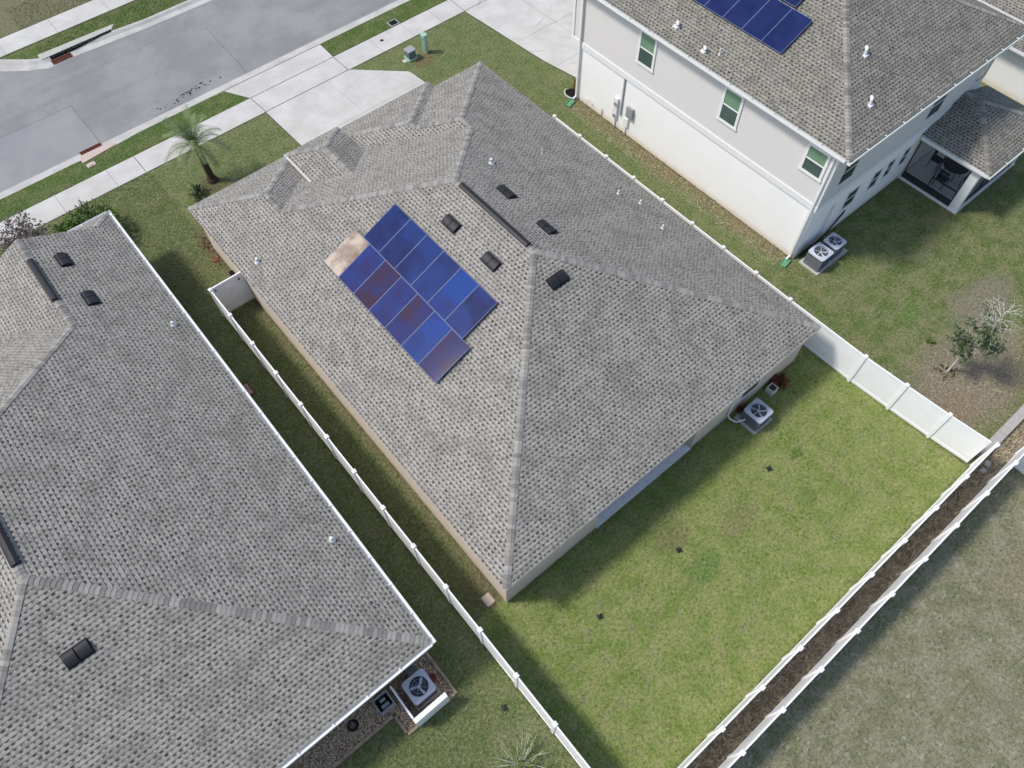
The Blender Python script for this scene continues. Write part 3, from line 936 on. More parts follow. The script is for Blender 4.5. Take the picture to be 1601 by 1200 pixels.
# solar arrays: tilted panels on a pitched roof facing -u
def solar_array(label, cols, zfun, loc):
    T = thing('solar_array', label, 'solar panels', loc)
    up = Vector((1, 0, S)).normalized()
    nn = Vector((-S, 0, 1)).normalized()
    for (u0, vtop, n, mats, ln) in cols:
        for i in range(n):
            v1 = vtop - i * 1.05
            v0 = v1 - 1.035
            o_ = Vector((u0, v0, zfun(u0, v0))) + nn * 0.10
            m = MB()
            ay = Vector((0, v1 - v0, 0))
            ax = up * ln
            w = 0.010
            m.obox(o_, ax, Vector((0, w, 0)), nn * 0.04)
            m.obox(o_ + ay - Vector((0, w, 0)), ax, Vector((0, w, 0)), nn * 0.04)
            m.obox(o_ + Vector((0, w, 0)), up * w, ay - Vector((0, 2 * w, 0)), nn * 0.04)
            m.obox(o_ + up * (ln - w) + Vector((0, w, 0)), up * w, ay - Vector((0, 2 * w, 0)), nn * 0.04)
            pnl = m.build('solar_panel', M['pframe'], T)
            q = MB()
            a0 = o_ + up * w + Vector((0, w, 0)) + nn * 0.034
            lx, ly = ln - 2 * w, (v1 - v0) - 2 * w
            q.obox(o_ + up * w + Vector((0, w, 0)) + nn * 0.01, up * lx, Vector((0, ly, 0)), nn * 0.022)
            q.face([a0, a0 + up * lx, a0 + up * lx + Vector((0, ly, 0)), a0 + Vector((0, ly, 0))], [(0, 0), (lx, 0), (lx, ly), (0, ly)])
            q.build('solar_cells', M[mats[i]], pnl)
        m = MB()
        L = n * 1.05
        for fr in (0.22, 0.78):
            c_ = Vector((u0, vtop - L + 0.02, zfun(u0, 0))) + up * (ln * fr) + nn * 0.012
            m.obox(c_, up * 0.05, Vector((0, L - 0.06, 0)), nn * 0.085)
        m.build('mounting_rail', M['black'], T)
    return T
solar_array('solar array of thirteen blue panels on the middle house roof, one panel with a painted tan cloud reflection', [
    (6.54, 19.83, 7, ['cell_tan_reflection', 'cell_blue', 'cell_plum', 'cell_blue', 'cell_plum', 'cell_bright', 'cell_plum'], 1.788),
    (8.185, 19.25, 6, ['cell_navy', 'cell_navy', 'cell_navy', 'cell_navy', 'cell_bright', 'cell_navy'], 1.80)],
    lambda u, v: E + S * (u - 3.9), (8.2, 16.0, 4.5))

# =================== the left neighbour
LH = thing('single_storey_house', 'single-storey house at lower left with grey hip roof and white gutters', 'house', (-6.8, 16, 0), 'houses on the street')
m = MB()
m.prism([(-14.3, 6.2), (0.72, 6.2), (0.72, 28.4), (-5.6, 28.4), (-5.6, 26.1), (-14.3, 26.1)], 0, 2.44, False)
m.build('wall', M['greige'], LH)
m = MB()
m.prism([(-14.8, 5.78), (1.07, 5.78), (1.07, 29.42), (-5.93, 29.42), (-5.93, 26.58), (-14.8, 26.58)], 2.445, 2.588)
m.build('fascia', M['white'], LH)
c0, e0 = -6.85, 1.09
hz = e0 - c0
RL = E + S * hz
W1 = -2.41
WZ = E + S * (e0 - W1)
vF, vB = 26.6, 5.76
q1, q2 = (c0, vB + hz, RL), (c0, vF - hz, RL)
w1 = (W1, vF - (e0 - W1), WZ)
w2 = (W1, 28.62, WZ)
wl = W1 - (e0 - W1)
m = MB()
pz = 2.93
pu = e0 - (pz - E) / S
m.slope([(e0, vB, E), q1, q2, w1, w2, (pu, 28.62, pz), (e0, 29.44, E)])
m.slope([(e0, vB, E), q1, (c0 - hz, vB, E)])
m.slope([(c0 - hz, vB, E), q1, q2, (c0 - hz, vF, E)])
m.slope([(c0 - hz, vF, E), q2, w1, (wl, vF, E)])
m.slope([(wl, vF, E), w1, w2, (wl + (pz - E) / S, 28.62, pz), (wl, 29.44, E)])
m.slope([(wl, 29.44, E), (e0, 29.44, E), (pu, 28.62, pz), (wl + (pz - E) / S, 28.62, pz)])
lr = m.build('roof', M['shingle'], LH)
m = MB()
m.face([(pu, 28.60, pz), (W1, 28.60, WZ - 0.02), (wl + (pz - E) / S, 28.60, pz)])
m.build('gable', M['white'], LH)
m = MB()
for i, (a, b) in enumerate([((e0 - .05, vB + .05, E + .02), q1), ((c0 - hz + .05, vB + .05, E + .02), q1), (w1, q2), (w1, w2), ((c0 - hz, vF, E), q2), ((e0 - .03, 29.4, E + .01), (pu, 28.65, pz)), (q1, (c0, vB + hz + 0.5, RL))]):
    caps(m, a, b, seed=30 + i)
m.build('ridge_cap', M['cap'], lr)
ridge_vent(LH, (c0, vB + hz + 0.5, RL + .03), (c0, 18.4, RL + .03))
ridge_vent(LH, (W1, 24.65, WZ + .03), (W1, 27.2, WZ + .03))
lz = lambda u, v: min(E + S * (e0 - u), E + S * (v - vB))
for u, v, ax, sd in ((-1.40, 26.84, (0, 1), (-1, 0)), (-1.38, 24.32, (0, 1), (-1, 0)), (-6.83, 11.3, (1, 0), (0, 1))):
    hood_vent(LH, (u, v), ax, sd, lz(u, v))
pipe(LH, (0.53, 21.84, lz(0.53, 21.8)), 0.2, 0.055)
pipe(LH, (0.52, 10.43, lz(0.52, 10.4)), 0.2, 0.055)
gutter(LH, (1.08, 5.66), (1.08, 29.54), (-1, 0), 2.575, inner='white')
gutter(LH, (-14.8, 5.775), (1.07, 5.775), (0, 1), 2.575, inner='white')
gutter(LH, (-5.9, 29.425), (1.07, 29.425), (0, -1), 2.575, inner='white')
window_v(LH, -4.9, -3.6, 0.9, 2.1, 6.2)

# =================== the two-storey neighbour
TH = thing('two_storey_house', 'tall two-storey house with pale siding, white lower wall and rear lanai', 'house', (30, 16, 0), 'houses on the street')
m = MB()
m.prism([(24.05, 9.3), (36.0, 9.3), (36.0, 23.95), (24.05, 23.95)], 0, 3.06, False)
m.build('lower_wall', M['whitestucco'], TH)
m = MB()
m.prism([(24.07, 9.32), (35.98, 9.32), (35.98, 24.55), (24.07, 24.55)], 3.0, 6.26)
n = 19
cz = (6.24 - 3.38) / n
for k in range(n):
    za, zb = 3.38 + k * cz, 3.38 + (k + 1) * cz
    for (a, b, nx, ny) in (((24.07, 24.55), (24.07, 9.32), -1, 0), ((24.07, 9.32), (35.98, 9.32), 0, -1)):
        e = 0.032
        m.face([(a[0] + nx * e, a[1] + ny * e, za), (b[0] + nx * e, b[1] + ny * e, za), (b[0] + nx * .003, b[1] + ny * .003, zb), (a[0] + nx * .003, a[1] + ny * .003, zb)])
        m.face([(a[0] + nx * .003, a[1] + ny * .003, za), (b[0] + nx * .003, b[1] + ny * .003, za), (b[0] + nx * e, b[1] + ny * e, za), (a[0] + nx * e, a[1] + ny * e, za)])
m.build('siding', M['siding'], TH)
m = MB()
m.box(23.99, 24.046, 9.244, 24.58, 3.07, 3.37)
m.box(24.048, 36.04, 9.254, 9.298, 3.07, 3.37)
m.box(24.01, 24.066, 9.26, 9.40, 3.375, 6.25)
m.box(24.068, 24.20, 9.26, 9.298, 3.375, 6.25)
m.box(24.01, 24.066, 24.43, 24.56, 3.375, 6.25)
m.build('trim_band', M['white'], TH)
TEV = 6.4
tu0, tu1, tv0, tv1 = 23.75, 36.3, 8.8, 25.4
m = MB()
m.prism([(tu0 + .02, tv0 + .02), (tu1 - .02, tv0 + .02), (tu1 - .02, tv1 - .02), (tu0 + .02, tv1 - .02)], 6.27, 6.388)
m.build('fascia', M['white'], TH)
th = (tu1 - tu0) / 2
tc = (tu0 + tu1) / 2
tz = TEV + S * th
m = MB()
m.slope([(tu0, tv0, TEV), (tc, tv0 + th, tz), (tc, tv1 - th, tz), (tu0, tv1, TEV)])
m.slope([(tu1, tv0, TEV), (tc, tv0 + th, tz), (tc, tv1 - th, tz), (tu1, tv1, TEV)])
m.slope([(tu0, tv0, TEV), (tc, tv0 + th, tz), (tu1, tv0, TEV)])
m.slope([(tu0, tv1, TEV), (tc, tv1 - th, tz), (tu1, tv1, TEV)])
tr_ = m.build('roof', M['shingle_warm'], TH)
m = MB()
for i, (a, b) in enumerate([((tu0 + .05, tv0 + .05, TEV + .02), (tc, tv0 + th, tz)), ((tu1 - .05, tv0 + .05, TEV + .02), (tc, tv0 + th, tz)), ((tc, tv0 + th, tz), (tc, tv1 - th, tz))]):
    caps(m, a, b, seed=60 + i)
m.build('ridge_cap', M['cap_warm'], tr_)
gutter(TH, (tu0 + .015, tv0 + .1), (tu0 + .015, tv1), (1, 0), 6.385)
gutter(TH, (tu0 - .1, tv0 + .015), (tu1 + .1, tv0 + .015), (0, 1), 6.385)
gutter(TH, (tu1 - .015, tv0 + .1), (tu1 - .015, tv1), (-1, 0), 6.385)
tL = lambda u: TEV + S * (u - tu0)
gooseneck(TH, (24.46, 18.6, tL(24.46)), 0.85, (-0.6, -0.8))
gooseneck(TH, (24.22, 16.77, tL(24.22)), 0.8, (-0.6, -0.8))
pipe(TH, (24.42, 16.09, tL(24.42)), 0.3, 0.025)
gooseneck(TH, (27.66, 11.59, TEV + S * (11.59 - tv0)), 0.85, (0.75, 0.65))
gooseneck(TH, (26.29, 10.0, TEV + S * (10.0 - tv0)), 0.85, (0.75, 0.65))
# downspouts
def downspout(u, v, ztop, out, side):
    m = MB()
    o_ = Vector((*out, 0))
    m.box(u - 0.04, u + 0.04, v - 0.05, v + 0.05, 0.18, ztop)
    p0 = Vector((u, v, ztop - 0.02))
    m.tube([p0, p0 + o_ * 0.22 + Vector((0, 0, 0.14)), p0 + o_ * 0.3 + Vector((0, 0, 0.2))], 0.045, 6)
    m.tube([Vector((u, v, 0.2)), Vector((u, v, 0.08)) + o_ * 0.22], 0.05, 6)
    return m.build('downspout', M['white'], TH)
downspout(23.955, 23.90, 6.1, (-1, 0), 0)
downspout(23.955, 9.45, 6.1, (-1, 0), 0)
def window_u(parent, v0, v1, z0, z1, u, mats=('pane_green', 'pane_dark'), tr=0.12):
    m = MB()
    m.box(u - 0.05, u - 0.002, v0, v1, z1 - tr, z1)
    m.box(u - 0.06, u - 0.002, v0 - 0.03, v1 + 0.03, z0, z0 + tr)
    m.box(u - 0.05, u - 0.002, v0, v0 + tr, z0 + tr + .001, z1 - tr - .001)
    m.box(u - 0.05, u - 0.002, v1 - tr, v1, z0 + tr + .001, z1 - tr - .001)
    w = m.build('window', M['white'], parent)
    zm = (z0 + z1) / 2 + 0.0
    q = MB()
    q.box(u - 0.04, u - 0.002, v0 + tr + .001, v1 - tr - .001, zm - 0.03, zm + 0.03)
    q.build('sash_rail', M['white'], w)
    for za, zb, mt in ((zm + .031, z1 - tr - .001, mats[0]), (z0 + tr + .001, zm - .031, mats[1])):
        q = MB()
        q.box(u - 0.022, u - 0.001, v0 + tr + .001, v1 - tr - .001, za, zb)
        q.build('pane', M[mt], w)
    return w
window_u(TH, 19.12, 20.2, 4.27, 6.0, 24.05)
window_u(TH, 14.08, 15.16, 4.23, 5.98, 24.05)
window_u(TH, 9.62, 10.72, 4.5, 5.93, 24.05)
for (a, b, z0, z1) in ((26.72, 27.62, 1.25, 2.4), (28.6, 29.3, 1.25, 2.4), (29.7, 30.3, 1.3, 2.4), (30.9, 31.5, 1.3, 2.4)):
    window_v(TH, a, b, z0, z1, 9.3, mats=('pane_dark', 'pane_slate'), tr=0.06)
for (a, b) in ((24.95, 26.1), (31.1, 32.3), (35.0, 35.9)):
    window_v(TH, a, b, 3.85, 5.3, 9.296, mats=('pane_slate', 'pane_slate'), tr=0.06)
# electric meter group on the left wall
m = MB()
m.box(23.985, 24.046, 20.66, 20.74, 0.9, 3.06)
m.build('conduit', M['meter'], TH)
m = MB()
m.box(23.93, 24.046, 20.92, 21.18, 0.55, 1.75)
m.box(23.97, 24.046, 21.0, 21.08, 0.02, 0.545)
mb = m.build('meter_box', M['white'], TH)
for z in (0.75, 1.45):
    m = MB()
    m.tube([(23.935, 21.05, z), (23.86, 21.05, z)], 0.085, 12)
    m.build('meter_dial', M['meter'], mb)
m = MB()
m.box(23.90, 24.046, 19.86, 20.28, 1.15, 1.75)
m.build('breaker_box', M['meter'], TH)
m = MB()
m.box(23.95, 24.046, 20.12, 20.40, 0.5, 0.98)
m.box(23.98, 24.046, 20.24, 20.30, 0.02, 0.495)
m.build('cable_box', M['white'], TH)
m = MB()
m.tube([(24.0, 23.2, 0.45), (23.93, 23.2, 0.5), (23.93, 22.95, 0.55), (23.93, 22.7, 0.4), (24.0, 22.7, 0.3)], 0.018, 6)
m.build('hose_bib', M['white'], TH)
m = MB()
m.tube([(24.02, 22.0, 0.0), (24.0, 22.0, 0.5)], 0.02, 6)
m.build('drain_pipe', M['meter'], TH)
# lines running to the twin condensers
m = MB()
for k, (du, z) in enumerate(((0.0, 2.4), (0.12, 2.4))):
    m.tube([(25.6 + du, 9.25, z), (25.6 + du, 9.24, 0.35), (25.3 + du, 9.22, 0.18), (24.9 + du * 2, 9.1, 0.15)], 0.022, 6)
m.build('refrigerant_line', M['pvc'], TH)
m = MB()
for k in range(3):
    m.tube([(24.3, 9.2 - k * 0.04, 0.12 + 0.05 * k), (26.2, 9.22, 0.15 + 0.06 * k), (27.2, 9.24, 0.9 + .1 * k)], 0.02, 6)
m.build('cable_run', M['copper'], TH)
# rear lanai
LE = 2.7
ls = 0.385
lu0, lu1, lv0 = 31.95, 37.2, 5.82
lc = (lu0 + lu1) / 2
lh = (lu1 - lu0) / 2
lz_ = LE + ls * lh
m = MB()
m.slope([(lu0, lv0, LE), (lc, lv0 + lh, lz_), (lc, 9.29, lz_), (lu0, 9.29, LE)])
m.slope([(lu1, lv0, LE), (lc, lv0 + lh, lz_), (lc, 9.29, lz_), (lu1, 9.29, LE)])
m.slope([(lu0, lv0, LE), (lc, lv0 + lh, lz_), (lu1, lv0, LE)])
lroof = m.build('lanai_roof', M['shingle_warm'], TH)
m = MB()
for i, (a, b) in enumerate([((lu0 + .05, lv0 + .05, LE + .02), (lc, lv0 + lh, lz_)), ((lu1 - .05, lv0 + .05, LE + .02), (lc, lv0 + lh, lz_)), ((lc, lv0 + lh, lz_), (lc, 9.25, lz_))]):
    caps(m, a, b, seed=80 + i)
m.build('ridge_cap', M['cap_warm'], lroof)
m = MB()
m.prism([(lu0 + .02, lv0 + .02), (lu1 - .02, lv0 + .02), (lu1 - .02, 9.25), (lu0 + .02, 9.25)], 2.56, 2.688)
m.build('lanai_fascia', M['white'], TH)
gutter(TH, (lu0 + .015, lv0 + .0), (lu0 + .015, 9.2), (1, 0), 2.685)
gutter(TH, (lu0 - .1, lv0 + .015), (lu1 + .1, lv0 + .015), (0, 1), 2.685)
m = MB()
m.box(32.05, 32.35, 6.15, 6.55, 0.0, 2.55)
m.box(36.75, 37.05, 6.15, 6.55, 0.0, 2.55)
m.box(32.05, 32.2, 6.56, 9.25, 2.35, 2.55)
m.box(32.36, 36.74, 6.15, 6.3, 2.35, 2.55)
m.build('lanai_column', M['white'], TH)
m = MB()
m.prism([(32.0, 6.1), (37.1, 6.1), (37.1, 9.28), (32.0, 9.28)], -0.02, 0.07, False)
m.build('lanai_floor', M['slab'], TH)
m = MB()
for v in (6.6, 7.9, 9.2):
    m.box(32.10, 32.15, v - 0.025, v + 0.025, 0.08, 2.345)
m.box(32.11, 32.14, 6.63, 7.87, 0.08, 0.45)
m.box(32.11, 32.14, 7.93, 9.17, 0.08, 0.45)
m.box(32.10, 32.15, 6.63, 7.87, 0.95, 1.0)
for u in (32.4, 33.8, 35.2, 36.7):
    m.box(u - 0.025, u + 0.025, 6.20, 6.25, 0.08, 2.345)
m.box(32.43, 36.67, 6.21, 6.24, 0.08, 0.45)
m.build('screen_frame', M['darkscreen'], TH)
m = MB()
m.box(32.122, 32.128, 6.56, 9.25, 0.5, 2.34)
m.box(32.36, 36.74, 6.222, 6.228, 0.5, 2.34)
m.build('insect_screen', M['screen'], TH)
# lanai furniture
def patio_chair(u, v, a, lab):
    t_ = thing('patio_chair', lab, 'chair', (0, 0, 0), 'chairs in the screened lanai')
    m = MB()
    for k in range(5):
        m.box(-0.24 + k * 0.1, -0.17 + k * 0.1, -0.24, 0.24, 0.42, 0.45)
    m.build('seat', M['black'], t_)
    m = MB()
    for k in range(5):
        m.box(-0.24 + k * 0.1, -0.18 + k * 0.1, 0.22, 0.25, 0.46, 0.95)
    m.box(-0.27, 0.27, 0.22, 0.26, 0.951, 1.0)
    m.build('backrest', M['black'], t_)
    for x in (-0.25, 0.22):
        for y in (-0.24, 0.21):
            m = MB()
            m.box(x, x + 0.03, y, y + 0.03, 0.0, 0.415)
            m.build('leg', M['black'], t_)
    t_.location = (u, v, 0.07)
    t_.rotation_euler = (0, 0, a)
    return t_
tt = thing('patio_table', 'round black metal table inside the screened lanai', 'table', (33.9, 7.7, 0.07))
m = MB()
m.lathe((33.9, 7.7, 0.78), [(0.0, 0.02), (0.6, 0.02), (0.62, 0.0), (0.6, -0.02), (0, -0.02)], 24)
m.build('tabletop', M['black'], tt)
for a in range(4):
    m = MB()
    ca, sa = math.cos(a * math.pi / 2 + .7), math.sin(a * math.pi / 2 + .7)
    m.tube([(33.9 + ca * 0.45, 7.7 + sa * 0.45, 0.07), (33.9 + ca * 0.35, 7.7 + sa * 0.35, 0.755)], 0.02, 6)
    m.build('leg', M['black'], tt)
patio_chair(33.0, 7.7, R(90), 'black slatted patio chair nearest the open side of the lanai')
patio_chair(33.9, 6.8, R(180), 'black slatted patio chair on the yard side of the lanai table')
patio_chair(33.9, 8.6, R(0), 'black slatted patio chair between lanai table and house wall')

# solar on the two-storey roof
solar_array('dark blue solar array on the two-storey house roof at top right', [
    (25.62, 19.25, 5, ['cell_deep'] * 5, 1.82), (27.38, 22.35, 7, ['cell_deep'] * 7, 1.82)],
    lambda u, v: TEV + S * (u - tu0), (27, 17, 7.5))

# =================== third house, far right
T3 = thing('single_storey_house', 'house with pale wall half hidden behind the two-storey house, top right corner', 'house', (48, 14, 0), 'houses on the street')
m = MB()
m.prism([(41.4, 6.0), (54, 6.0), (54, 26), (41.4, 26)], 0, 2.46, False)
m.build('wall', M['whitestucco'], T3)
m = MB()
m.prism([(40.97, 5.57), (54.43, 5.57), (54.43, 26.43), (40.97, 26.43)], 2.47, 2.588)
m.build('fascia', M['white'], T3)
m = MB()
q1, q2 = (47.7, 12.3, E + S * 6.75), (47.7, 19.7, E + S * 6.75)
m.slope([(40.95, 5.55, E), q1, q2, (40.95, 26.45, E)])
m.slope([(54.45, 5.55, E), q1, q2, (54.45, 26.45, E)])
m.slope([(40.95, 5.55, E), q1, (54.45, 5.55, E)])
m.slope([(40.95, 26.45, E), q2, (54.45, 26.45, E)])
r3 = m.build('roof', M['shingle_warm'], T3)
m = MB()
caps(m, (41, 5.6, E + .02), q1, seed=90)
caps(m, q1, q2, seed=91)
m.build('ridge_cap', M['cap_warm'], r3)
gutter(T3, (40.96, 5.5), (40.96, 26.4), (1, 0), 2.58)

# ------------------------------------------------------------------ vinyl fences
FH = 1.83
def fence(label, pts, z0=0.0, group='white vinyl fences', name='vinyl_fence', outdir=1, step=1.84, skip_first=False, skip_last=False, h=FH):
    """pts: list of post positions; panels between neighbours"""
    T = thing(name, label, 'fence', (pts[0][0], pts[0][1], z0), group)
    for i, (x, y) in enumerate(pts):
        if (i == 0 and skip_first) or (i == len(pts) - 1 and skip_last):
            continue
        m = MB()
        w = 0.0635
        jit = 0.0
        m.box(x - w, x + w, y - w, y + w, z0 - 0.1, z0 + h + 0.03)
        pst = m.build('post', M['vinyl'], T)
        m = MB()
        w2 = 0.073
        zz = z0 + h + 0.031
        m.box(x - w2, x + w2, y - w2, y + w2, zz, zz + 0.028)
        apex = (x, y, zz + 0.05)
        cs = [(x - w2, y - w2, zz + .028), (x + w2, y - w2, zz + .028), (x + w2, y + w2, zz + .028), (x - w2, y + w2, zz + .028)]
        for k in range(4):
            m.face([cs[k], cs[(k + 1) % 4], apex])
        m.build('post_cap', M['vinyl'], pst)
    for (a, b) in zip(pts, pts[1:]):
        a, b = Vector((*a, 0)), Vector((*b, 0))
        d = (b - a).normalized()
        L = (b - a).length
        n = Vector((-d.y, d.x, 0))
        s0 = a + d * 0.066
        LL = L - 0.132
        m = MB()
        for zz, hh in ((z0 + 0.05, 0.14), (z0 + h - 0.12, 0.12)):
            m.obox(s0 - n * 0.025 + Vector((0, 0, zz)), d * LL, n * 0.05, (0, 0, hh))
        k = 12
        bw = LL / k
        for i in range(k):
            p_ = s0 + d * (bw * i + 0.002)
            m.obox(p_ - n * 0.011 + Vector((0, 0, z0 + 0.191)), d * (bw - 0.004), n * 0.022, (0, 0, h - 0.313))
        m.obox(s0 - n * 0.008 + Vector((0, 0, z0 + 0.192)), d * LL, n * 0.016, (0, 0, h - 0.315))
        m.build('fence_panel', M['vinyl'], T)
    return T
side = [(2.57, 23.38)] + [(2.57, 21.68 - 1.832 * i) for i in range(14)]
side[-1] = (2.57, -1.85)
side = [p_ for p_ in side if p_[1] > -1.0] + [(2.57, -1.85)]
fence('long white vinyl side fence between the lower-left house and the middle house', side)
back = [(2.57, -1.85)] + [(2.76 + 1.836 * i, -1.82) for i in range(1, 11)]
back = [(2.57, -1.85)] + [(4.54 + 1.84 * i, -1.83) for i in range(9)] + [(21.2, -1.83)]
fence('white vinyl fence closing the rear of the middle house yard, nearer of two parallel fences', back, skip_first=True)
rp = [(20.66, 22.0 - 1.832 * i) for i in range(10)]
rp = [p_ for p_ in rp if p_[1] > 5.6] + [(20.72, 3.62), (20.84, 1.80), (20.98, 0.0), (21.165, -1.70)]
fence('white vinyl fence right of the middle house, broad panels facing the back yard', rp, skip_last=True)
b2 = [(-1.0 + 1.84 * i, -2.66) for i in range(20)]
fence('white vinyl fence farther from the house, bottom right, with mulch strip before it', b2)
fence('short white vinyl fence running into the yard at the right edge', [(21.08 + 1.3, -2.74)] + [(22.38, -2.74 - 1.82 * i) for i in range(1, 5)], skip_first=True)
# gate at the front of the side yard
G = thing('vinyl_gate', 'white vinyl gate closing the side yard beside the middle house', 'gate', (3.3, 23.45, 0))
m = MB()
m.box(2.64, 3.99, 23.43, 23.452, 0.06, 1.74)
m.build('gate_panel', M['vinyl'], G)
m = MB()
m.box(2.64, 3.99, 23.41, 23.472, 1.741, 1.83)
m.box(2.70, 3.99, 23.405, 23.428, 0.06, 0.18)
m.box(2.64, 2.69, 23.405, 23.428, 0.06, 1.735)
m.box(3.90, 3.99, 23.405, 23.428, 0.185, 1.735)
m.obox((2.72, 23.40, 0.2), (1.15, 0, 1.45), (0, 0.02, 0), (0.0, 0, 0.05))
m.build('gate_frame', M['vinyl'], G)
m = MB()
m.box(3.80, 3.86, 23.37, 23.404, 1.5, 1.62)
m.box(2.72, 2.78, 23.37, 23.404, 1.6, 1.66)
m.build('latch', M['black'], G)
m = MB()
m.box(3.995, 4.06, 23.38, 23.48, 0, 1.86)
m.build('gate_post', M['vinyl'], G)

# brush strip between the rear fences, low wall and blocks
m = MB()
m.prism([(-8, -2.60), (40, -2.60), (40, -1.90), (-8, -1.90)], -0.05, 0.012, False)
struct(m.build('mulch_strip', M['brushsoil']))
W = MB()
W.prism([(21.75, -1.98), (60, -1.98), (60, -1.62), (21.75, -1.62)], 0.0, 0.28)
recenter(tag(W.build('low_concrete_wall', M['stone'], bevel=0.01), 'low grey concrete wall leaving the corner of the rear white fence', 'wall'))
for (u, v, a, w, h, lab) in ((21.62, -2.17, 0.3, 0.26, 0.20, 'grey concrete block lying nearest the end of the low wall'),
                             (21.25, -2.22, -0.2, 0.25, 0.18, 'pale concrete block farthest from the low wall end, by the fence corner')):
    m = MB()
    m.box(u - w / 2, u + w / 2, v - w * 0.38, v + w * 0.38, 0.0, h, rot=a)
    recenter(tag(m.build('concrete_block', M['stone'], bevel=0.02), lab, 'block', 'loose blocks by the fence corner'))

# ------------------------------------------------------------------ condensers
def ac_unit(u, v, size, h, rot, label, pad, blades=5, bright=True):
    T = thing('air_conditioner', label, 'air conditioner', (0, 0, 0), 'outdoor air conditioners')
    px, py, pw, pd = pad
    m = MB()
    m.box(px - pw / 2, px + pw / 2, py - pd / 2, py + pd / 2, 0.0, 0.07)
    m.build('pad', M['padconc'], T, bevel=0.01)
    s = size / 2
    def rr(s, r, n=5):
        out = []
        for cx, cy, a0 in ((s - r, s - r, 0), (-s + r, s - r, 90), (-s + r, -s + r, 180), (s - r, -s + r, 270)):
            for k in range(n + 1):
                a = R(a0 + 90 * k / n)
                out.append((cx + r * math.cos(a), cy + r * math.sin(a)))
        return out
    m = MB()
    m.prism(rr(s - 0.035, 0.09), 0.10, 0.10 + h - 0.06)
    m.build('coil', M['acdark'], T)
    m = MB()
    for k in range(13):
        z = 0.13 + k * (h - 0.16) / 13
        m.prism(rr(s - 0.015, 0.10), z, z + 0.016)
    for sx in (-1, 1):
        for sy in (-1, 1):
            m.box(sx * (s - 0.05) - 0.03, sx * (s - 0.05) + 0.03, sy * (s - 0.05) - 0.03, sy * (s - 0.05) + 0.03, 0.08, h + 0.03)
    m.prism(rr(s - 0.01, 0.1), 0.075, 0.12)
    m.build('louvre', M['acfin'], T)
    # top: rounded square ring
    ro = rr(s, 0.11, 5)
    R0 = s * 0.76
    m = MB()
    rd = []
    for k in range(len(ro)):
        a, b = ro[k], ro[(k + 1) % len(ro)]
        q = max(1, int(math.hypot(b[0] - a[0], b[1] - a[1]) / 0.05))
        rd += [(a[0] + (b[0] - a[0]) * i / q, a[1] + (b[1] - a[1]) * i / q) for i in range(q)]
    ro = rd
    n = len(ro)
    z = 0.10 + h
    for k in range(n):
        a, b = ro[k], ro[(k + 1) % n]
        aa, ab = math.atan2(a[1], a[0]), math.atan2(b[1], b[0])
        ia, ib = (R0 * math.cos(aa), R0 * math.sin(aa)), (R0 * math.cos(ab), R0 * math.sin(ab))
        m.face([(*ia, z + 0.03), (*a, z), (*b, z), (*ib, z + 0.03)])
        m.face([(*a, z), (*a, z - 0.06), (*b, z - 0.06), (*b, z)])
        m.face([(*ia, z - 0.1), (*ia, z + .03), (*ib, z + .03), (*ib, z - 0.1)])
    top = m.build('top_cover', M['acgrey'], T)
    m = MB()
    nb = 3 if blades == 3 else blades
    for k in range(nb):
        a = 2 * math.pi * k / nb + 0.5
        w = 0.62 if nb == 3 else 0.42
        q = []
        for rad, off, dz in ((0.05, -w / 2, 0.0), (R0 * 0.93, -w * 0.75, -0.03), (R0 * 0.93, w * 0.55, 0.03), (0.05, w / 2, 0.02)):
            ang = a + off * (0.9 if rad > 0.1 else 1.0)
            q.append((rad * math.cos(ang), rad * math.sin(ang), z - 0.06 + dz))
        m.face(q)
        m.face([(x, y, zz - 0.004) for x, y, zz in q[::-1]])
    m.lathe((0, 0, z - 0.08), [(0.06, 0), (0.06, 0.05), (0.0, 0.06)], 12)
    m.build('fan', M['acblade'], T)
    m = MB()
    m.lathe((0, 0, z - 0.16), [(0, 0), (R0, 0)], 20)
    m.build('fan_well', M['hole'], T)
    m = MB()
    for rad in [R0 * f for f in (0.35, 0.68, 0.97)]:
        m.tube([(rad * math.cos(2 * math.pi * k / 24), rad * math.sin(2 * math.pi * k / 24), z + 0.03) for k in range(25)], 0.0025, 4, cap=False)
    for k in range(8):
        a = 2 * math.pi * k / 8
        m.tube([(0.03 * math.cos(a), 0.03 * math.sin(a), z + 0.035), (R0 * math.cos(a), R0 * math.sin(a), z + 0.03)], 0.003, 4)
    m.build('fan_guard', M['acgrey'], T)
    for ch in T.children:
        if ch.name.split('.')[0] != 'pad':
            ch.location = (u, v, 0.0)
            ch.rotation_euler = (0, 0, rot)
    return T
def reloc(T, loc):
    for ch in T.children:
        ch.location = Vector(ch.location) - Vector(loc)
    T.location = loc
a1 = ac_unit(16.33, 4.93, 0.86, 0.68, 0.02, 'pale air conditioner on a concrete pad behind the middle house', (16.35, 4.98, 1.1, 1.05))
reloc(a1, (16.33, 4.93, 0))
a2 = ac_unit(24.6, 8.46, 0.84, 0.74, 0.0, 'air conditioner at the two-storey house nearer the corner downspout', (24.66, 8.48, 1.15, 1.05))
reloc(a2, (24.6, 8.46, 0))
a3 = ac_unit(25.62, 8.46, 0.78, 0.70, 0.0, 'air conditioner at the two-storey house on the side toward the lanai', (25.78, 8.48, 1.05, 1.05))
reloc(a3, (25.62, 8.46, 0))
a4 = ac_unit(0.02, 5.30, 0.86, 0.66, 0.0, 'big grey fan air conditioner behind an L-shaped white screen, lower left', (0.02, 5.30, 0.95, 0.95), blades=3)
reloc(a4, (0.02, 5.3, 0))
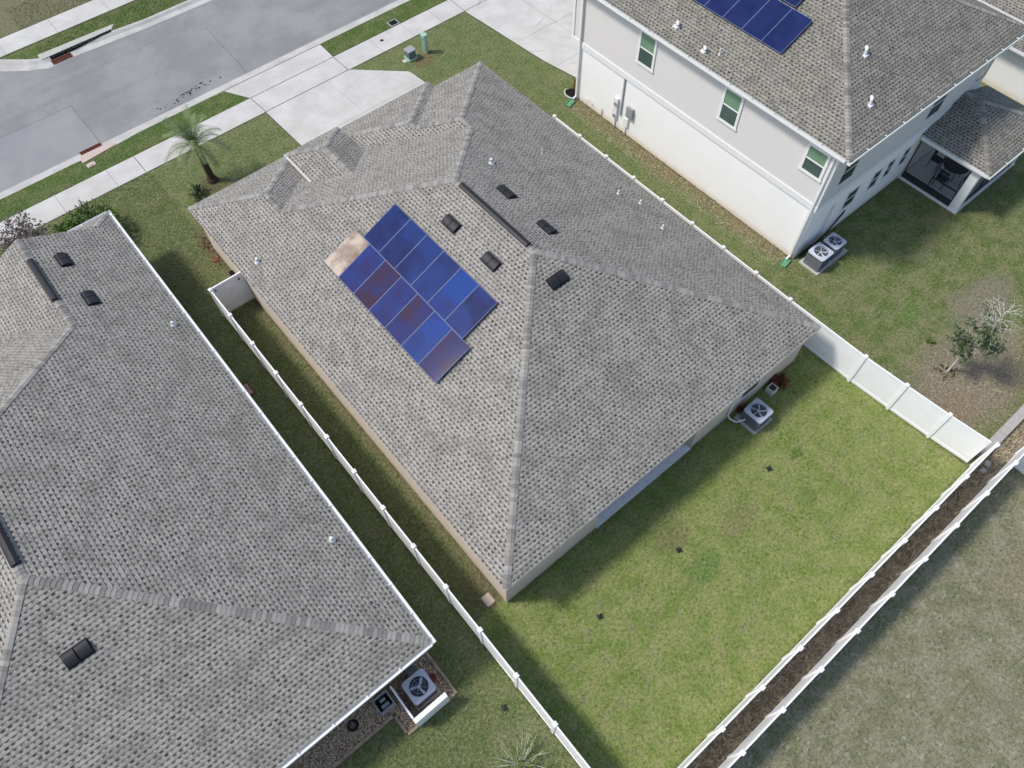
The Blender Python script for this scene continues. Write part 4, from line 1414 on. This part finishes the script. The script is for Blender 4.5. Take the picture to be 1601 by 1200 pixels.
# pipes to the middle unit
m = MB()
m.tube([(15.42, 5.66, 1.9), (15.42, 5.64, 0.5), (15.45, 5.5, 0.32), (15.55, 5.25, 0.3), (15.9, 5.1, 0.32)], 0.035, 8)
m.build('drain_pipe', M['pvc'], H)

# ------------------------------------------------------------------ gravel bed and bits by the left house
poly = [(-9.0, 6.19), (0.80, 6.19), (0.80, 4.55), (-1.06, 4.55), (-1.06, 5.30), (-9.0, 5.30)]
m = MB()
m.prism(poly, -0.05, 0.03, False)
tag(m.build('gravel', M['gravel']), 'tan river gravel bed along the rear wall of the lower-left house', 'gravel', kind='stuff')
m = MB()
rr_ = random.Random(3)
cnt = 0
while cnt < 2600:
    u, v = rr_.uniform(-6, 0.78), rr_.uniform(4.57, 6.17)
    if u < -1.04 and v < 5.33:
        continue
    if -0.42 < u < 0.46 and 4.87 < v < 5.73:
        continue
    r = rr_.uniform(0.014, 0.034)
    m.lathe((u, v, 0.026), [(r, 0), (r * rr_.uniform(0.6, 0.8), r * 0.6), (0, r * 0.75)], 5)
    cnt += 1
tag(m.build('gravel_stones', M['gravel']), 'loose pebbles on the gravel bed beside the lower-left house', 'gravel', kind='stuff')
m = MB()
def edge_run(a, b):
    a, b = Vector((*a, 0)), Vector((*b, 0))
    d = (b - a).normalized()
    n = Vector((-d.y, d.x, 0))
    L = (b - a).length
    k = max(1, round(L / 0.4))
    for i in range(k):
        p_ = a + d * (L / k * i + 0.004)
        j = random.uniform(-0.008, 0.008)
        m.obox(p_ - n * (0.05 + j), d * (L / k - 0.012), n * 0.1, (0, 0, 0.085 + random.uniform(0, 0.012)))
edge_run((0.86, 6.2), (0.86, 4.45))
edge_run((0.80, 4.49), (-1.12, 4.49))
edge_run((-1.12, 4.55), (-1.12, 5.20))
edge_run((-1.18, 5.24), (-9, 5.24))
recenter(tag(m.build('brick_edging', M['brick']), 'brown paver edging round the gravel bed at the lower-left house', 'edging'))
T = thing('privacy_screen', 'L-shaped white vinyl screen round the air conditioner, lower left', 'screen', (-0.1, 4.9, 0))
m = MB()
m.box(-0.72, -0.66, 4.60, 5.85, 0.03, 1.0)
m.build('screen_side', M['vinyl'], T)
m = MB()
m.box(-0.72, 0.56, 4.42, 4.58, 0.03, 0.98)
m.build('screen_front', M['vinyl'], T)
T = thing('pool_pump', 'small dark metal pump frame with grey box beside the white screen', 'pump', (-1.15, 5.75, 0))
m = MB()
for (x0, x1, y0, y1) in ((-1.45, -1.40, 5.45, 6.0), (-0.92, -0.87, 5.45, 6.0), (-1.399, -0.921, 5.45, 5.5), (-1.399, -0.921, 5.95, 6.0)):
    m.box(x0, x1, y0, y1, 0.03, 0.42)
m.build('frame', M['meter'], T)
m = MB()
m.box(-1.36, -0.97, 5.54, 5.92, 0.03, 0.2)
m.build('base', M['hole'], T)
m = MB()
m.tube([(-1.3, 5.62, 0.3), (-1.02, 5.62, 0.3)], 0.08, 12)
m.tube([(-1.25, 5.82, 0.3), (-1.05, 5.82, 0.3)], 0.06, 12)
m.build('motor', M['meter'], T)
T = thing('hose_reel', 'coiled black hose lying on the gravel left of the pump', 'hose', (-2.35, 5.85, 0))
m = MB()
for k in range(3):
    r = 0.18 - 0.03 * k
    m.tube([(-2.35 + r * math.cos(a * .42), 5.86 + r * math.sin(a * .42), 0.05 + 0.03 * k) for a in range(16)], 0.018, 6)
m.build('hose', M['black'], T)
m = MB()
m.lathe((0.52, 5.32, 0.03), [(0.0, 0.0), (0.10, 0.0), (0.155, 0.25), (0.165, 0.25), (0.165, 0.30), (0.135, 0.30), (0.12, 0.22), (0.0, 0.21)], 20)
recenter(tag(m.build('terracotta_pot', M['terracotta']), 'terracotta pot beside the big fan unit on the gravel', 'pot'))
m = MB()
m.lathe((0.12, 5.98, 0.03), [(0.0, 0.05), (0.13, 0.05), (0.15, 0.0), (0.17, 0.25), (0.155, 0.27), (0.13, 0.12), (0.0, 0.1)], 20)
recenter(tag(m.build('metal_bucket', M['meter']), 'round grey bucket between the fan unit and the house wall', 'bucket'))

# ------------------------------------------------------------------ small yard things
for (u, v, lab) in ((15.13, 3.12, 'black four-lobed yard drain cap nearest the yard air conditioner'), (10.11, 3.11, 'black yard drain cap in the middle of the back yard beside a bright green clump'),
                    (6.26, 3.22, 'black yard drain cap off the rear corner of the middle house'), (1.8, 3.1, 'black yard drain cap outside the side fence, bottom centre')):
    m = MB()
    for k in range(4):
        a = k * math.pi / 2 + 0.5
        m.lathe((u + 0.072 * math.cos(a), v + 0.072 * math.sin(a), 0.02), [(0.046, 0.0), (0.044, 0.04), (0.0, 0.05)], 10)
    m.lathe((u, v, 0.02), [(0.05, 0.0), (0.045, 0.06), (0.0, 0.07)], 10)
    recenter(tag(m.build('yard_drain_cap', M['black']), lab, 'drain cap', 'black caps in the lawn'))
m = MB()
m.box(3.45, 3.80, 5.98, 6.42, 0.0, 0.05)
recenter(tag(m.build('stepping_stone', M['pinkstone'], bevel=0.03), 'pinkish paving stone in the grass by the rear left house corner', 'stone'))
T = thing('yard_grate', 'rusty rectangular grate against the wall of the lower-left house', 'grate', (1.42, 19.4, 0))
m = MB()
for (x0, x1, y0, y1) in ((1.24, 1.29, 19.05, 19.75), (1.56, 1.61, 19.05, 19.75), (1.2901, 1.5599, 19.05, 19.1), (1.2901, 1.5599, 19.7, 19.75)):
    m.box(x0, x1, y0, y1, 0.0, 0.05)
m.build('frame', M['rust'], T)
m = MB()
m.box(1.30, 1.55, 19.11, 19.69, 0.0, 0.03)
m.build('grille', M['brick'], T)
def splash(u, v, a, lab):
    m = MB()
    m.box(u - 0.42, u + 0.12, v - 0.13, v + 0.13, 0.02, 0.045, rot=a, piv=(u, v))
    m.box(u - 0.42, u + 0.12, v - 0.16, v - 0.131, 0.02, 0.09, rot=a, piv=(u, v))
    m.box(u - 0.42, u + 0.12, v + 0.131, v + 0.16, 0.02, 0.09, rot=a, piv=(u, v))
    recenter(tag(m.build('splash_block', M['splash_green']), lab, 'splash block', 'green splash blocks under downspouts'))
splash(23.75, 9.4, 0.15, 'green splash block under the downspout near the twin air conditioners')
splash(23.6, 23.85, 0.3, 'green splash block under the downspout near the red-leaved plants')
# utility boxes
T = thing('utility_box', 'squat dark green transformer box on the front lawn', 'utility box', (19.25, 32.4, 0))
m = MB()
m.prism([(18.98, 32.15), (19.52, 32.15), (19.52, 32.7), (18.98, 32.7)], 0.0, 0.12)
m.build('base', M['green_pale'], T)
m = MB()
m.box(19.02, 19.48, 32.2, 32.62, 0.121, 0.52)
m.build('cabinet', M['green_dark'], T, bevel=0.02)
m = MB()
m.box(18.98, 19.52, 32.16, 32.68, 0.521, 0.58)
m.build('lid', M['meter'], T, bevel=0.015)
T = thing('utility_pedestal', 'tall pale green cable pedestal on the front lawn', 'utility box', (20.2, 32.3, 0))
m = MB()
m.prism([(20.2 + 0.17 * math.cos(R(60 * k)), 32.3 + 0.17 * math.sin(R(60 * k))) for k in range(6)], 0.0, 0.92)
m.build('shaft', M['green_pale'], T)
m = MB()
m.prism([(20.2 + 0.21 * math.cos(R(60 * k)), 32.3 + 0.21 * math.sin(R(60 * k))) for k in range(6)], 0.921, 1.12)
m.build('cap', M['green_pale'], T, bevel=0.02)
m = MB()
m.lathe((18.85, 32.42, 0.0), [(0.15, 0.0), (0.15, 0.02), (0.09, 0.04), (0.0, 0.04)], 16)
recenter(tag(m.build('valve_cover', M['padconc']), 'round pale valve cover in the grass by the dark green box', 'valve cover'))
m = MB()
m.lathe((18.92, 34.79, 0.008), [(0.10, 0.0), (0.10, 0.012), (0.0, 0.014)], 16)
recenter(tag(m.build('cleanout_cover', M['hole']), 'small round dark cover set in the near sidewalk', 'cover'))
T = thing('meter_pit', 'square dark meter pit in the verge beside the sidewalk, top centre', 'meter pit', (20.35, 35.7, 0))
m = MB()
m.box(20.05, 20.65, 35.42, 35.95, 0.0, 0.03)
m.build('lid', M['meter'], T)
m = MB()
m.box(20.12, 20.58, 35.49, 35.88, 0.031, 0.04)
m.build('inset', M['hole'], T)
T = thing('meter_box', 'cream meter lid in the green verge below the rusty drain', 'meter box', (2.0, 36.2, 0))
m = MB()
m.box(1.78, 2.22, 36.05, 36.36, 0.0, 0.03)
m.build('lid', M['pinkstone'], T, bevel=0.01)
m = MB()
for k in (1.9, 2.02):
    m.box(k, k + 0.05, 36.1, 36.16, 0.031, 0.036)
m.build('slots', M['hole'], T)

# ------------------------------------------------------------------ plants
def rdir(r):
    while True:
        v = Vector((r.uniform(-1, 1), r.uniform(-1, 1), r.uniform(-1, 1)))
        if 0.05 < v.length < 1:
            return v.normalized()
def leaf(m, p, d, L, w, r):
    n = rdir(r)
    s = d.cross(n)
    if s.length < 1e-3:
        return
    s.normalize()
    fold = d.cross(s) * (w * 0.25)
    a, b = p, p + d * L
    mid = p + d * L * 0.45
    m.face([a, mid + s * w / 2 + fold, b])
    m.face([a, b, mid - s * w / 2 + fold])
def bush(name, label, cat, base, rad, hgt, nst, nl, ll, lw, lmat, seed, group=None, spread=1.0, stemmat='wood'):
    r = random.Random(seed)
    T = thing(name, label, cat, base, group)
    B = Vector(base)
    st, lf = MB(), MB()
    for i in range(nst):
        a = r.uniform(0, 2 * math.pi)
        q = rad * math.sqrt(r.random()) * spread
        tip = B + Vector((q * math.cos(a), q * math.sin(a), hgt * r.uniform(0.6, 1.0) * (1 - 0.35 * (q / rad) ** 2)))
        root = B + Vector((0.12 * rad * math.cos(a), 0.12 * rad * math.sin(a), -0.02))
        midp = root.lerp(tip, 0.5) + Vector((r.uniform(-.1, .1) * rad, r.uniform(-.1, .1) * rad, 0.05 * hgt))
        st.tube([root, midp, tip], 0.012 * (1 + rad), 5, 0.004)
        for k in range(nl):
            f = r.uniform(0.3, 1.0)
            p_ = (root.lerp(midp, f * 2) if f < 0.5 else midp.lerp(tip, f * 2 - 1)) + rdir(r) * 0.10 * rad
            d = (rdir(r) + Vector((0, 0, 0.5)) + (p_ - B).normalized() * 0.4).normalized()
            leaf(lf, p_, d, ll * r.uniform(0.6, 1.25), lw, r)
    st.build('stems', M[stemmat], T)
    lf.build('foliage', M[lmat], T)
    return T
bush('shrub', 'loose purple-leaved shrub at the far left beside the sidewalk', 'shrub', (-2.6, 32.6, 0), 1.45, 1.9, 60, 26, 0.14, 0.09, 'leaf_purple', 1, spread=1.0, stemmat='twig')
bush('shrub', 'green shrub in front of the lower-left house beside the purple shrub', 'shrub', (0.05, 31.25, 0), 1.6, 1.35, 110, 60, 0.15, 0.08, 'leaf_green', 2)
bush('shrub', 'upright wispy shrub rising over the sidewalk behind the lower-left house', 'shrub', (0.45, 31.9, 0), 0.85, 1.9, 28, 26, 0.12, 0.06, 'leaf_dark', 5)
bush('shrub', 'small dark shrub in the lawn below the palm trunk', 'shrub', (5.2, 30.7, 0), 0.55, 0.45, 26, 16, 0.13, 0.06, 'leaf_dark', 3)
bush('shrub', 'twiggy lime-green shrub outside the side fence at the bottom edge', 'shrub', (1.15, 1.45, 0), 0.95, 0.85, 40, 26, 0.09, 0.03, 'leaf_lime', 4, stemmat='twig')
# white stones mound under that shrub
m = MB()
r_ = random.Random(9)
for k in range(40):
    a, q = r_.uniform(0, 6.28), 0.28 * math.sqrt(r_.random())
    rr2 = r_.uniform(0.03, 0.06)
    m.lathe((1.0 + q * math.cos(a), 1.15 + q * math.sin(a), 0.0), [(rr2, 0), (rr2 * .8, rr2 * .8), (0, rr2 * 1.1)], 6)
tag(m.build('pale_pebbles', M['pinkstone']), 'pale pebbles heaped at the foot of the lime-green shrub', 'pebbles', kind='stuff')
# planters behind the middle house
T = thing('planter', 'square white planter against the rear wall of the middle house', 'planter', (17.85, 5.35, 0))
m = MB()
for (x0, x1, y0, y1) in ((17.68, 17.71, 5.18, 5.52), (17.99, 18.02, 5.18, 5.52), (17.7101, 17.9899, 5.18, 5.21), (17.7101, 17.9899, 5.49, 5.52)):
    m.box(x0, x1, y0, y1, 0.0, 0.36)
m.build('box', M['planter'], T)
m = MB()
m.box(17.715, 17.985, 5.215, 5.485, 0.0, 0.3)
m.build('soil', M['wood'], T)
bush('croton_plant', 'red-brown leafy plant beside the square white planter', 'plant', (18.35, 5.35, 0), 0.42, 0.5, 26, 22, 0.14, 0.045, 'leaf_red', 11)
bush('croton_plant', 'small red-brown plant between the wall and the yard air conditioner', 'plant', (16.25, 5.55, 0), 0.28, 0.35, 16, 16, 0.12, 0.04, 'leaf_red', 12)
bush('croton_plant', 'red-leaved plant in the white-edged bed at the two-storey house corner', 'plant', (24.5, 24.45, 0), 0.32, 0.75, 18, 20, 0.13, 0.05, 'leaf_red', 13)
T = thing('plant_bed', 'curved white-edged bed at the front corner of the two-storey house', 'plant bed', (24.1, 24.35, 0))
m = MB()
pts = [(24.1 - 0.42 * math.cos(a), 24.3 + 0.48 * math.sin(a), 0.05) for a in [R(x) for x in range(-80, 100, 15)]]
m.tube(pts, 0.045, 6)
m.build('edging', M['padconc'], T)
m = MB()
m.lathe((24.1, 24.3, 0.0), [(0.42, 0.0), (0.40, 0.03), (0.0, 0.035)], 18)
m.build('mulch', M['hole'], T)
# debris plant beside the front left corner of the middle house
m = MB()
r_ = random.Random(21)
for k in range(45):
    p_ = Vector((r_.uniform(3.72, 4.25), r_.uniform(26.2, 28.3), 0.02 + r_.random() * 0.08))
    leaf(m, p_, Vector((r_.uniform(-1, 1), r_.uniform(-1, 1), r_.uniform(-.1, .3))).normalized(), r_.uniform(0.15, 0.45), 0.07, r_)
tag(m.build('dry_leaf_litter', M['leaf_red']), 'fallen brown leaves by the front left corner of the middle house', 'leaf litter', kind='stuff')
m = MB()
m.box(3.86, 4.05, 24.55, 25.2, 0.0, 0.3)
recenter(tag(m.build('wall_vent_box', M['hole']), 'small black box at the foot of the wall near the gate', 'box'))

# palm
def palm(base, H_, seed, label):
    r = random.Random(seed)
    T = thing('palm_tree', label, 'palm tree', base)
    B = Vector(base)
    m = MB()
    top = B + Vector((-0.03, 0.05, H_))
    n = 14
    prev = None
    for i in range(n):
        f0, f1 = i / n, (i + 1) / n
        p0, p1 = B.lerp(top, f0), B.lerp(top, f1)
        ra = 0.17 - 0.05 * f0 + (0.06 if i == 0 else 0)
        m.tube([p0, p1 + Vector((0, 0, 0.01))], ra * 0.92, 12, ra * 1.08)
    m.lathe((B.x, B.y, B.z - 0.02), [(0.30, 0.0), (0.24, 0.10), (0.15, 0.2)], 12)
    m.build('trunk', M['wood'], T)
    for k in range(24):
        a = k * 2.399 + r.uniform(-.2, .2)
        el = 1.5 - 1.30 * (k / 23) + r.uniform(-.1, .1)
        L = r.uniform(1.45, 1.95)
        d = Vector((math.cos(a) * math.cos(el), math.sin(a) * math.cos(el), math.sin(el)))
        pts = []
        p_ = Vector(top)
        seg = 9
        for i in range(seg + 1):
            pts.append(Vector(p_))
            p_ = p_ + d * (L / seg)
            d = (d + Vector((0, 0, -0.12 - 0.025 * i))).normalized()
        m = MB()
        m.tube(pts, 0.016, 5, 0.004)
        for i in range(1, seg * 4):
            f = i / (seg * 4)
            j = min(seg - 1, int(f * seg))
            q = pts[j].lerp(pts[j + 1], f * seg - j)
            t_ = (pts[j + 1] - pts[j]).normalized()
            sd = t_.cross(Vector((0, 0, 1)))
            sd = sd.normalized() if sd.length > 0.05 else Vector((1, 0, 0))
            ll = 0.40 * math.sin(math.pi * (0.12 + 0.83 * f)) ** 0.7
            for sg in (1, -1):
                dd_ = (sd * sg + t_ * 0.75 + Vector((0, 0, r.uniform(-.25, .2)))).normalized()
                w_ = t_ * 0.016
                m.face([q - w_, q + w_, q + dd_ * ll])
        m.build('frond', M['palm'] if k < 17 else M['palm_dark'], T)
    return T
palm((6.18, 31.16, 0), 2.3, 4, 'young palm tree with feathery fronds on the front lawn')

# young tree right
def sparse_tree(base, seed):
    r = random.Random(seed)
    T = thing('young_tree', 'slender young tree with bare pale top twigs in the right-hand yard', 'tree', base)
    B = Vector(base)
    st, tw, lf = MB(), MB(), MB()
    top = B + Vector((0.05, -0.1, 4.3))
    st.tube([B - Vector((0, 0, .05)), B + Vector((0.02, 0.03, 1.2)), B.lerp(top, 0.6) + Vector((0.05, 0, 0)), top], 0.05, 8, 0.015)
    for k in range(64):
        f = 0.28 + 0.72 * r.random()
        p0 = B.lerp(top, f)
        a = r.uniform(0, 6.28)
        L = r.uniform(0.4, 0.95) * (1.15 - 0.45 * abs(f - 0.6))
        d = Vector((math.cos(a), math.sin(a), r.uniform(0.3, 0.9))).normalized()
        p1 = p0 + d * L * 0.5
        p2 = p1 + (d + rdir(r) * 0.35).normalized() * L * 0.5
        (tw if f > 0.72 else st).tube([p0, p1, p2], 0.011, 5, 0.004)
        for j in range(5):
            q0 = p0.lerp(p1, r.random()) if r.random() < .4 else p1.lerp(p2, r.random())
            q1 = q0 + (d + rdir(r) * 0.9).normalized() * r.uniform(0.15, 0.5)
            (tw if f > 0.66 else st).tube([q0, q1], 0.006, 4, 0.003)
            nleaf = 17 if f < 0.66 else (8 if f < 0.76 else 1)
            for _ in range(nleaf):
                q = q0.lerp(q1, r.random()) + rdir(r) * 0.03
                leaf(lf, q, (rdir(r) + Vector((0, 0, .3))).normalized(), r.uniform(0.07, 0.13), 0.07, r)
    st.build('trunk', M['twig'], T)
    tw.build('bare_twigs', M['twig'], T)
    lf.build('foliage', M['leaf_dark'], T)
    return T
sparse_tree((24.2, 1.25, 0), 8)
bush('weed', 'low green weed in the brown ground near the young tree', 'weed', (24.9, 2.6, 0), 0.22, 0.22, 10, 14, 0.08, 0.04, 'leaf_green', 15)
m = MB()
r_ = random.Random(31)
for k in range(60):
    a, q = r_.uniform(0, 6.28), 0.4 * math.sqrt(r_.random())
    p_ = Vector((24.15 + q * math.cos(a), 1.3 + q * math.sin(a), 0.02))
    leaf(m, p_, Vector((r_.uniform(-1, 1), r_.uniform(-1, 1), r_.uniform(0, .4))).normalized(), r_.uniform(0.1, 0.28), 0.03, r_)
tag(m.build('dark_mulch', M['hole']), 'dark mulch scraps round the foot of the young tree', 'mulch', kind='stuff')

# ------------------------------------------------------------------ grass blades, straw
def blades(name, label, cat, region, n, hmin, hmax, w, mat, seed, lean=0.9, z=0.0):
    rg = np.random.default_rng(seed)
    pts = region(rg, n)
    n = len(pts)
    a = rg.uniform(0, 2 * np.pi, n)
    b = rg.uniform(0, 2 * np.pi, n)
    h = rg.uniform(hmin, hmax, n)
    ww = w * rg.uniform(0.6, 1.3, n)
    ln = lean * h * rg.uniform(0.3, 1.3, n)
    V = np.zeros((n, 3, 3), dtype=np.float32)
    V[:, 0, 0] = pts[:, 0] - np.cos(a) * ww / 2
    V[:, 0, 1] = pts[:, 1] - np.sin(a) * ww / 2
    V[:, 1, 0] = pts[:, 0] + np.cos(a) * ww / 2
    V[:, 1, 1] = pts[:, 1] + np.sin(a) * ww / 2
    V[:, 2, 0] = pts[:, 0] + np.cos(b) * ln
    V[:, 2, 1] = pts[:, 1] + np.sin(b) * ln
    V[:, 2, 2] = h
    V[:, :, 2] += z + 0.001
    me = bpy.data.meshes.new(name)
    me.vertices.add(n * 3)
    me.vertices.foreach_set('co', V.ravel())
    me.loops.add(n * 3)
    me.loops.foreach_set('vertex_index', np.arange(n * 3, dtype=np.int32))
    me.polygons.add(n)
    me.polygons.foreach_set('loop_start', np.arange(0, n * 3, 3, dtype=np.int32))
    me.update(calc_edges=True)
    ca = me.color_attributes.new('blade', 'FLOAT_COLOR', 'CORNER')
    cc = np.ones((n, 3, 4), dtype=np.float32)
    cc[:, :, 0] = rg.random(n)[:, None]
    cc[:, :, 1] = rg.random(n)[:, None]
    ca.data.foreach_set('color', cc.ravel())
    me.materials.append(M[mat])
    o = bpy.data.objects.new(name, me)
    COL.objects.link(o)
    return tag(o, label, cat, kind='stuff')
HARD = [(4.0, 19.8, 5.65, 27.2), (-15, 0.75, 6.15, 28.6), (24.0, 36.1, 9.25, 24.6), (-60, 110, 33.82, 35.4), (-1.2, 110, 47.55, 49.42), (10.75, 18.66, 26, 33.9), (-9, 0.9, 5.2, 6.3), (-1.15, 0.9, 4.4, 6.3),
        (9.6, 16.1, 35.3, 37), (24.1, 31.7, 35.3, 37), (24.4, 30.8, 22.9, 33.9), (32.0, 37.1, 6.05, 9.4), (-10, 45, -2.62, -1.85), (15.78, 16.92, 4.42, 5.55), (24.05, 26.35, 7.92, 9.05), (21.7, 60, -1.99, -1.6)]
def lawnreg(u0, u1, v0, v1):
    def f(rg, n):
        p = np.stack([rg.uniform(u0, u1, n), rg.uniform(v0, v1, n)], 1)
        k = np.ones(n, bool)
        for (a, b, c, d) in HARD:
            k &= ~((p[:, 0] > a) & (p[:, 0] < b) & (p[:, 1] > c) & (p[:, 1] < d))
        return p[k]
    return f
blades('grass', 'short grass of the fenced back yard behind the middle house', 'grass', lawnreg(2.6, 21.1, -1.78, 5.64), 100000, 0.02, 0.05, 0.016, 'blade', 1)
blades('grass', 'darker grass between the houses and along their side walls', 'grass', lawnreg(0.75, 4.05, 5.64, 33.8), 55000, 0.02, 0.055, 0.017, 'blade', 2)
blades('grass', 'grass of the front lawns and of the strip beside the tall white wall', 'grass', lawnreg(-5, 24.1, 5.64, 36.8), 110000, 0.02, 0.055, 0.02, 'blade', 3)
blades('grass', 'patchy grass of the right-hand yard round the young tree', 'grass', lawnreg(20.7, 41, -1.78, 9.3), 70000, 0.02, 0.055, 0.018, 'blade', 4)
blades('grass', 'thin greyish turf beyond the far rear fence', 'grass', lawnreg(2, 26, -9, -2.68), 60000, 0.015, 0.04, 0.015, 'blade', 5)
blades('grass', 'grass outside the side fence at the bottom edge', 'grass', lawnreg(-4, 2.55, -2, 5.6), 40000, 0.02, 0.055, 0.014, 'blade', 6)
blades('grass', 'green verge grass across the road', 'grass', lawnreg(3.5, 20, 45.7, 52), 22000, 0.03, 0.07, 0.03, 'blade', 7)
def ring_edges(rg, n):
    """taller tufts along fence feet and wall feet"""
    segs = [((2.5, -1.7), (2.5, 23.3)), ((2.66, -1.7), (2.66, 23.3)), ((2.7, -1.74), (21.1, -1.74)), ((20.58, 5.5), (20.58, 22)), ((20.76, 5.5), (20.76, 22)), ((4.02, 6), (4.02, 27)),
            ((20.66, 5), (21.12, -1.7)), ((8.4, 5.6), (13.4, 5.6)), ((13.5, 5.62), (19.7, 5.62)), ((4.1, 5.62), (8.3, 5.62)), ((23.98, 9.4), (23.98, 23.9)), ((26.5, 9.22), (31.9, 9.22)), ((3.0, -2.74), (21.5, -2.74))]
    Ls = np.array([np.hypot(b[0] - a[0], b[1] - a[1]) for a, b in segs])
    idx = rg.choice(len(segs), n, p=Ls / Ls.sum())
    f = rg.random(n)
    A = np.array([s[0] for s in segs])[idx]
    B = np.array([s[1] for s in segs])[idx]
    return A + (B - A) * f[:, None] + rg.normal(0, 0.035, (n, 2))
blades('grass_tufts', 'longer grass tufts along the feet of fences and walls', 'grass', ring_edges, 9000, 0.05, 0.12, 0.018, 'blade', 8, 0.6)
def strip(rg, n):
    return np.stack([rg.uniform(3, 40, n), rg.uniform(-2.60, -1.90, n)], 1)
blades('dry_brush', 'dry brown brush filling the strip between the two rear fences', 'ground cover', strip, 16000, 0.08, 0.22, 0.045, 'straw', 9, 1.2, 0.012)
def litter(rg, n):
    return np.concatenate([np.stack([rg.uniform(23.0, 24.0, n), rg.uniform(9.6, 23.6, n)], 1), np.stack([rg.normal(24.6, 1.8, n), rg.normal(0.6, 1.1, n)], 1)])
blades('dry_straw', 'dry straw at the foot of the tall white wall and round the young tree', 'ground cover', litter, 5000, 0.01, 0.03, 0.03, 'straw', 10, 3.0)
# small white flecks in the lawns
m = MB()
r_ = random.Random(77)
for k in range(26):
    u, v = r_.uniform(5, 20), r_.uniform(-1.5, 4.5)
    a = r_.uniform(0, 3.1)
    m.box(u - 0.035, u + 0.035, v - 0.012, v + 0.012, 0.03, 0.04, rot=a)
tag(m.build('lawn_litter', M['pinkstone']), 'tiny pale scraps scattered over the back yard grass', 'litter', kind='stuff')
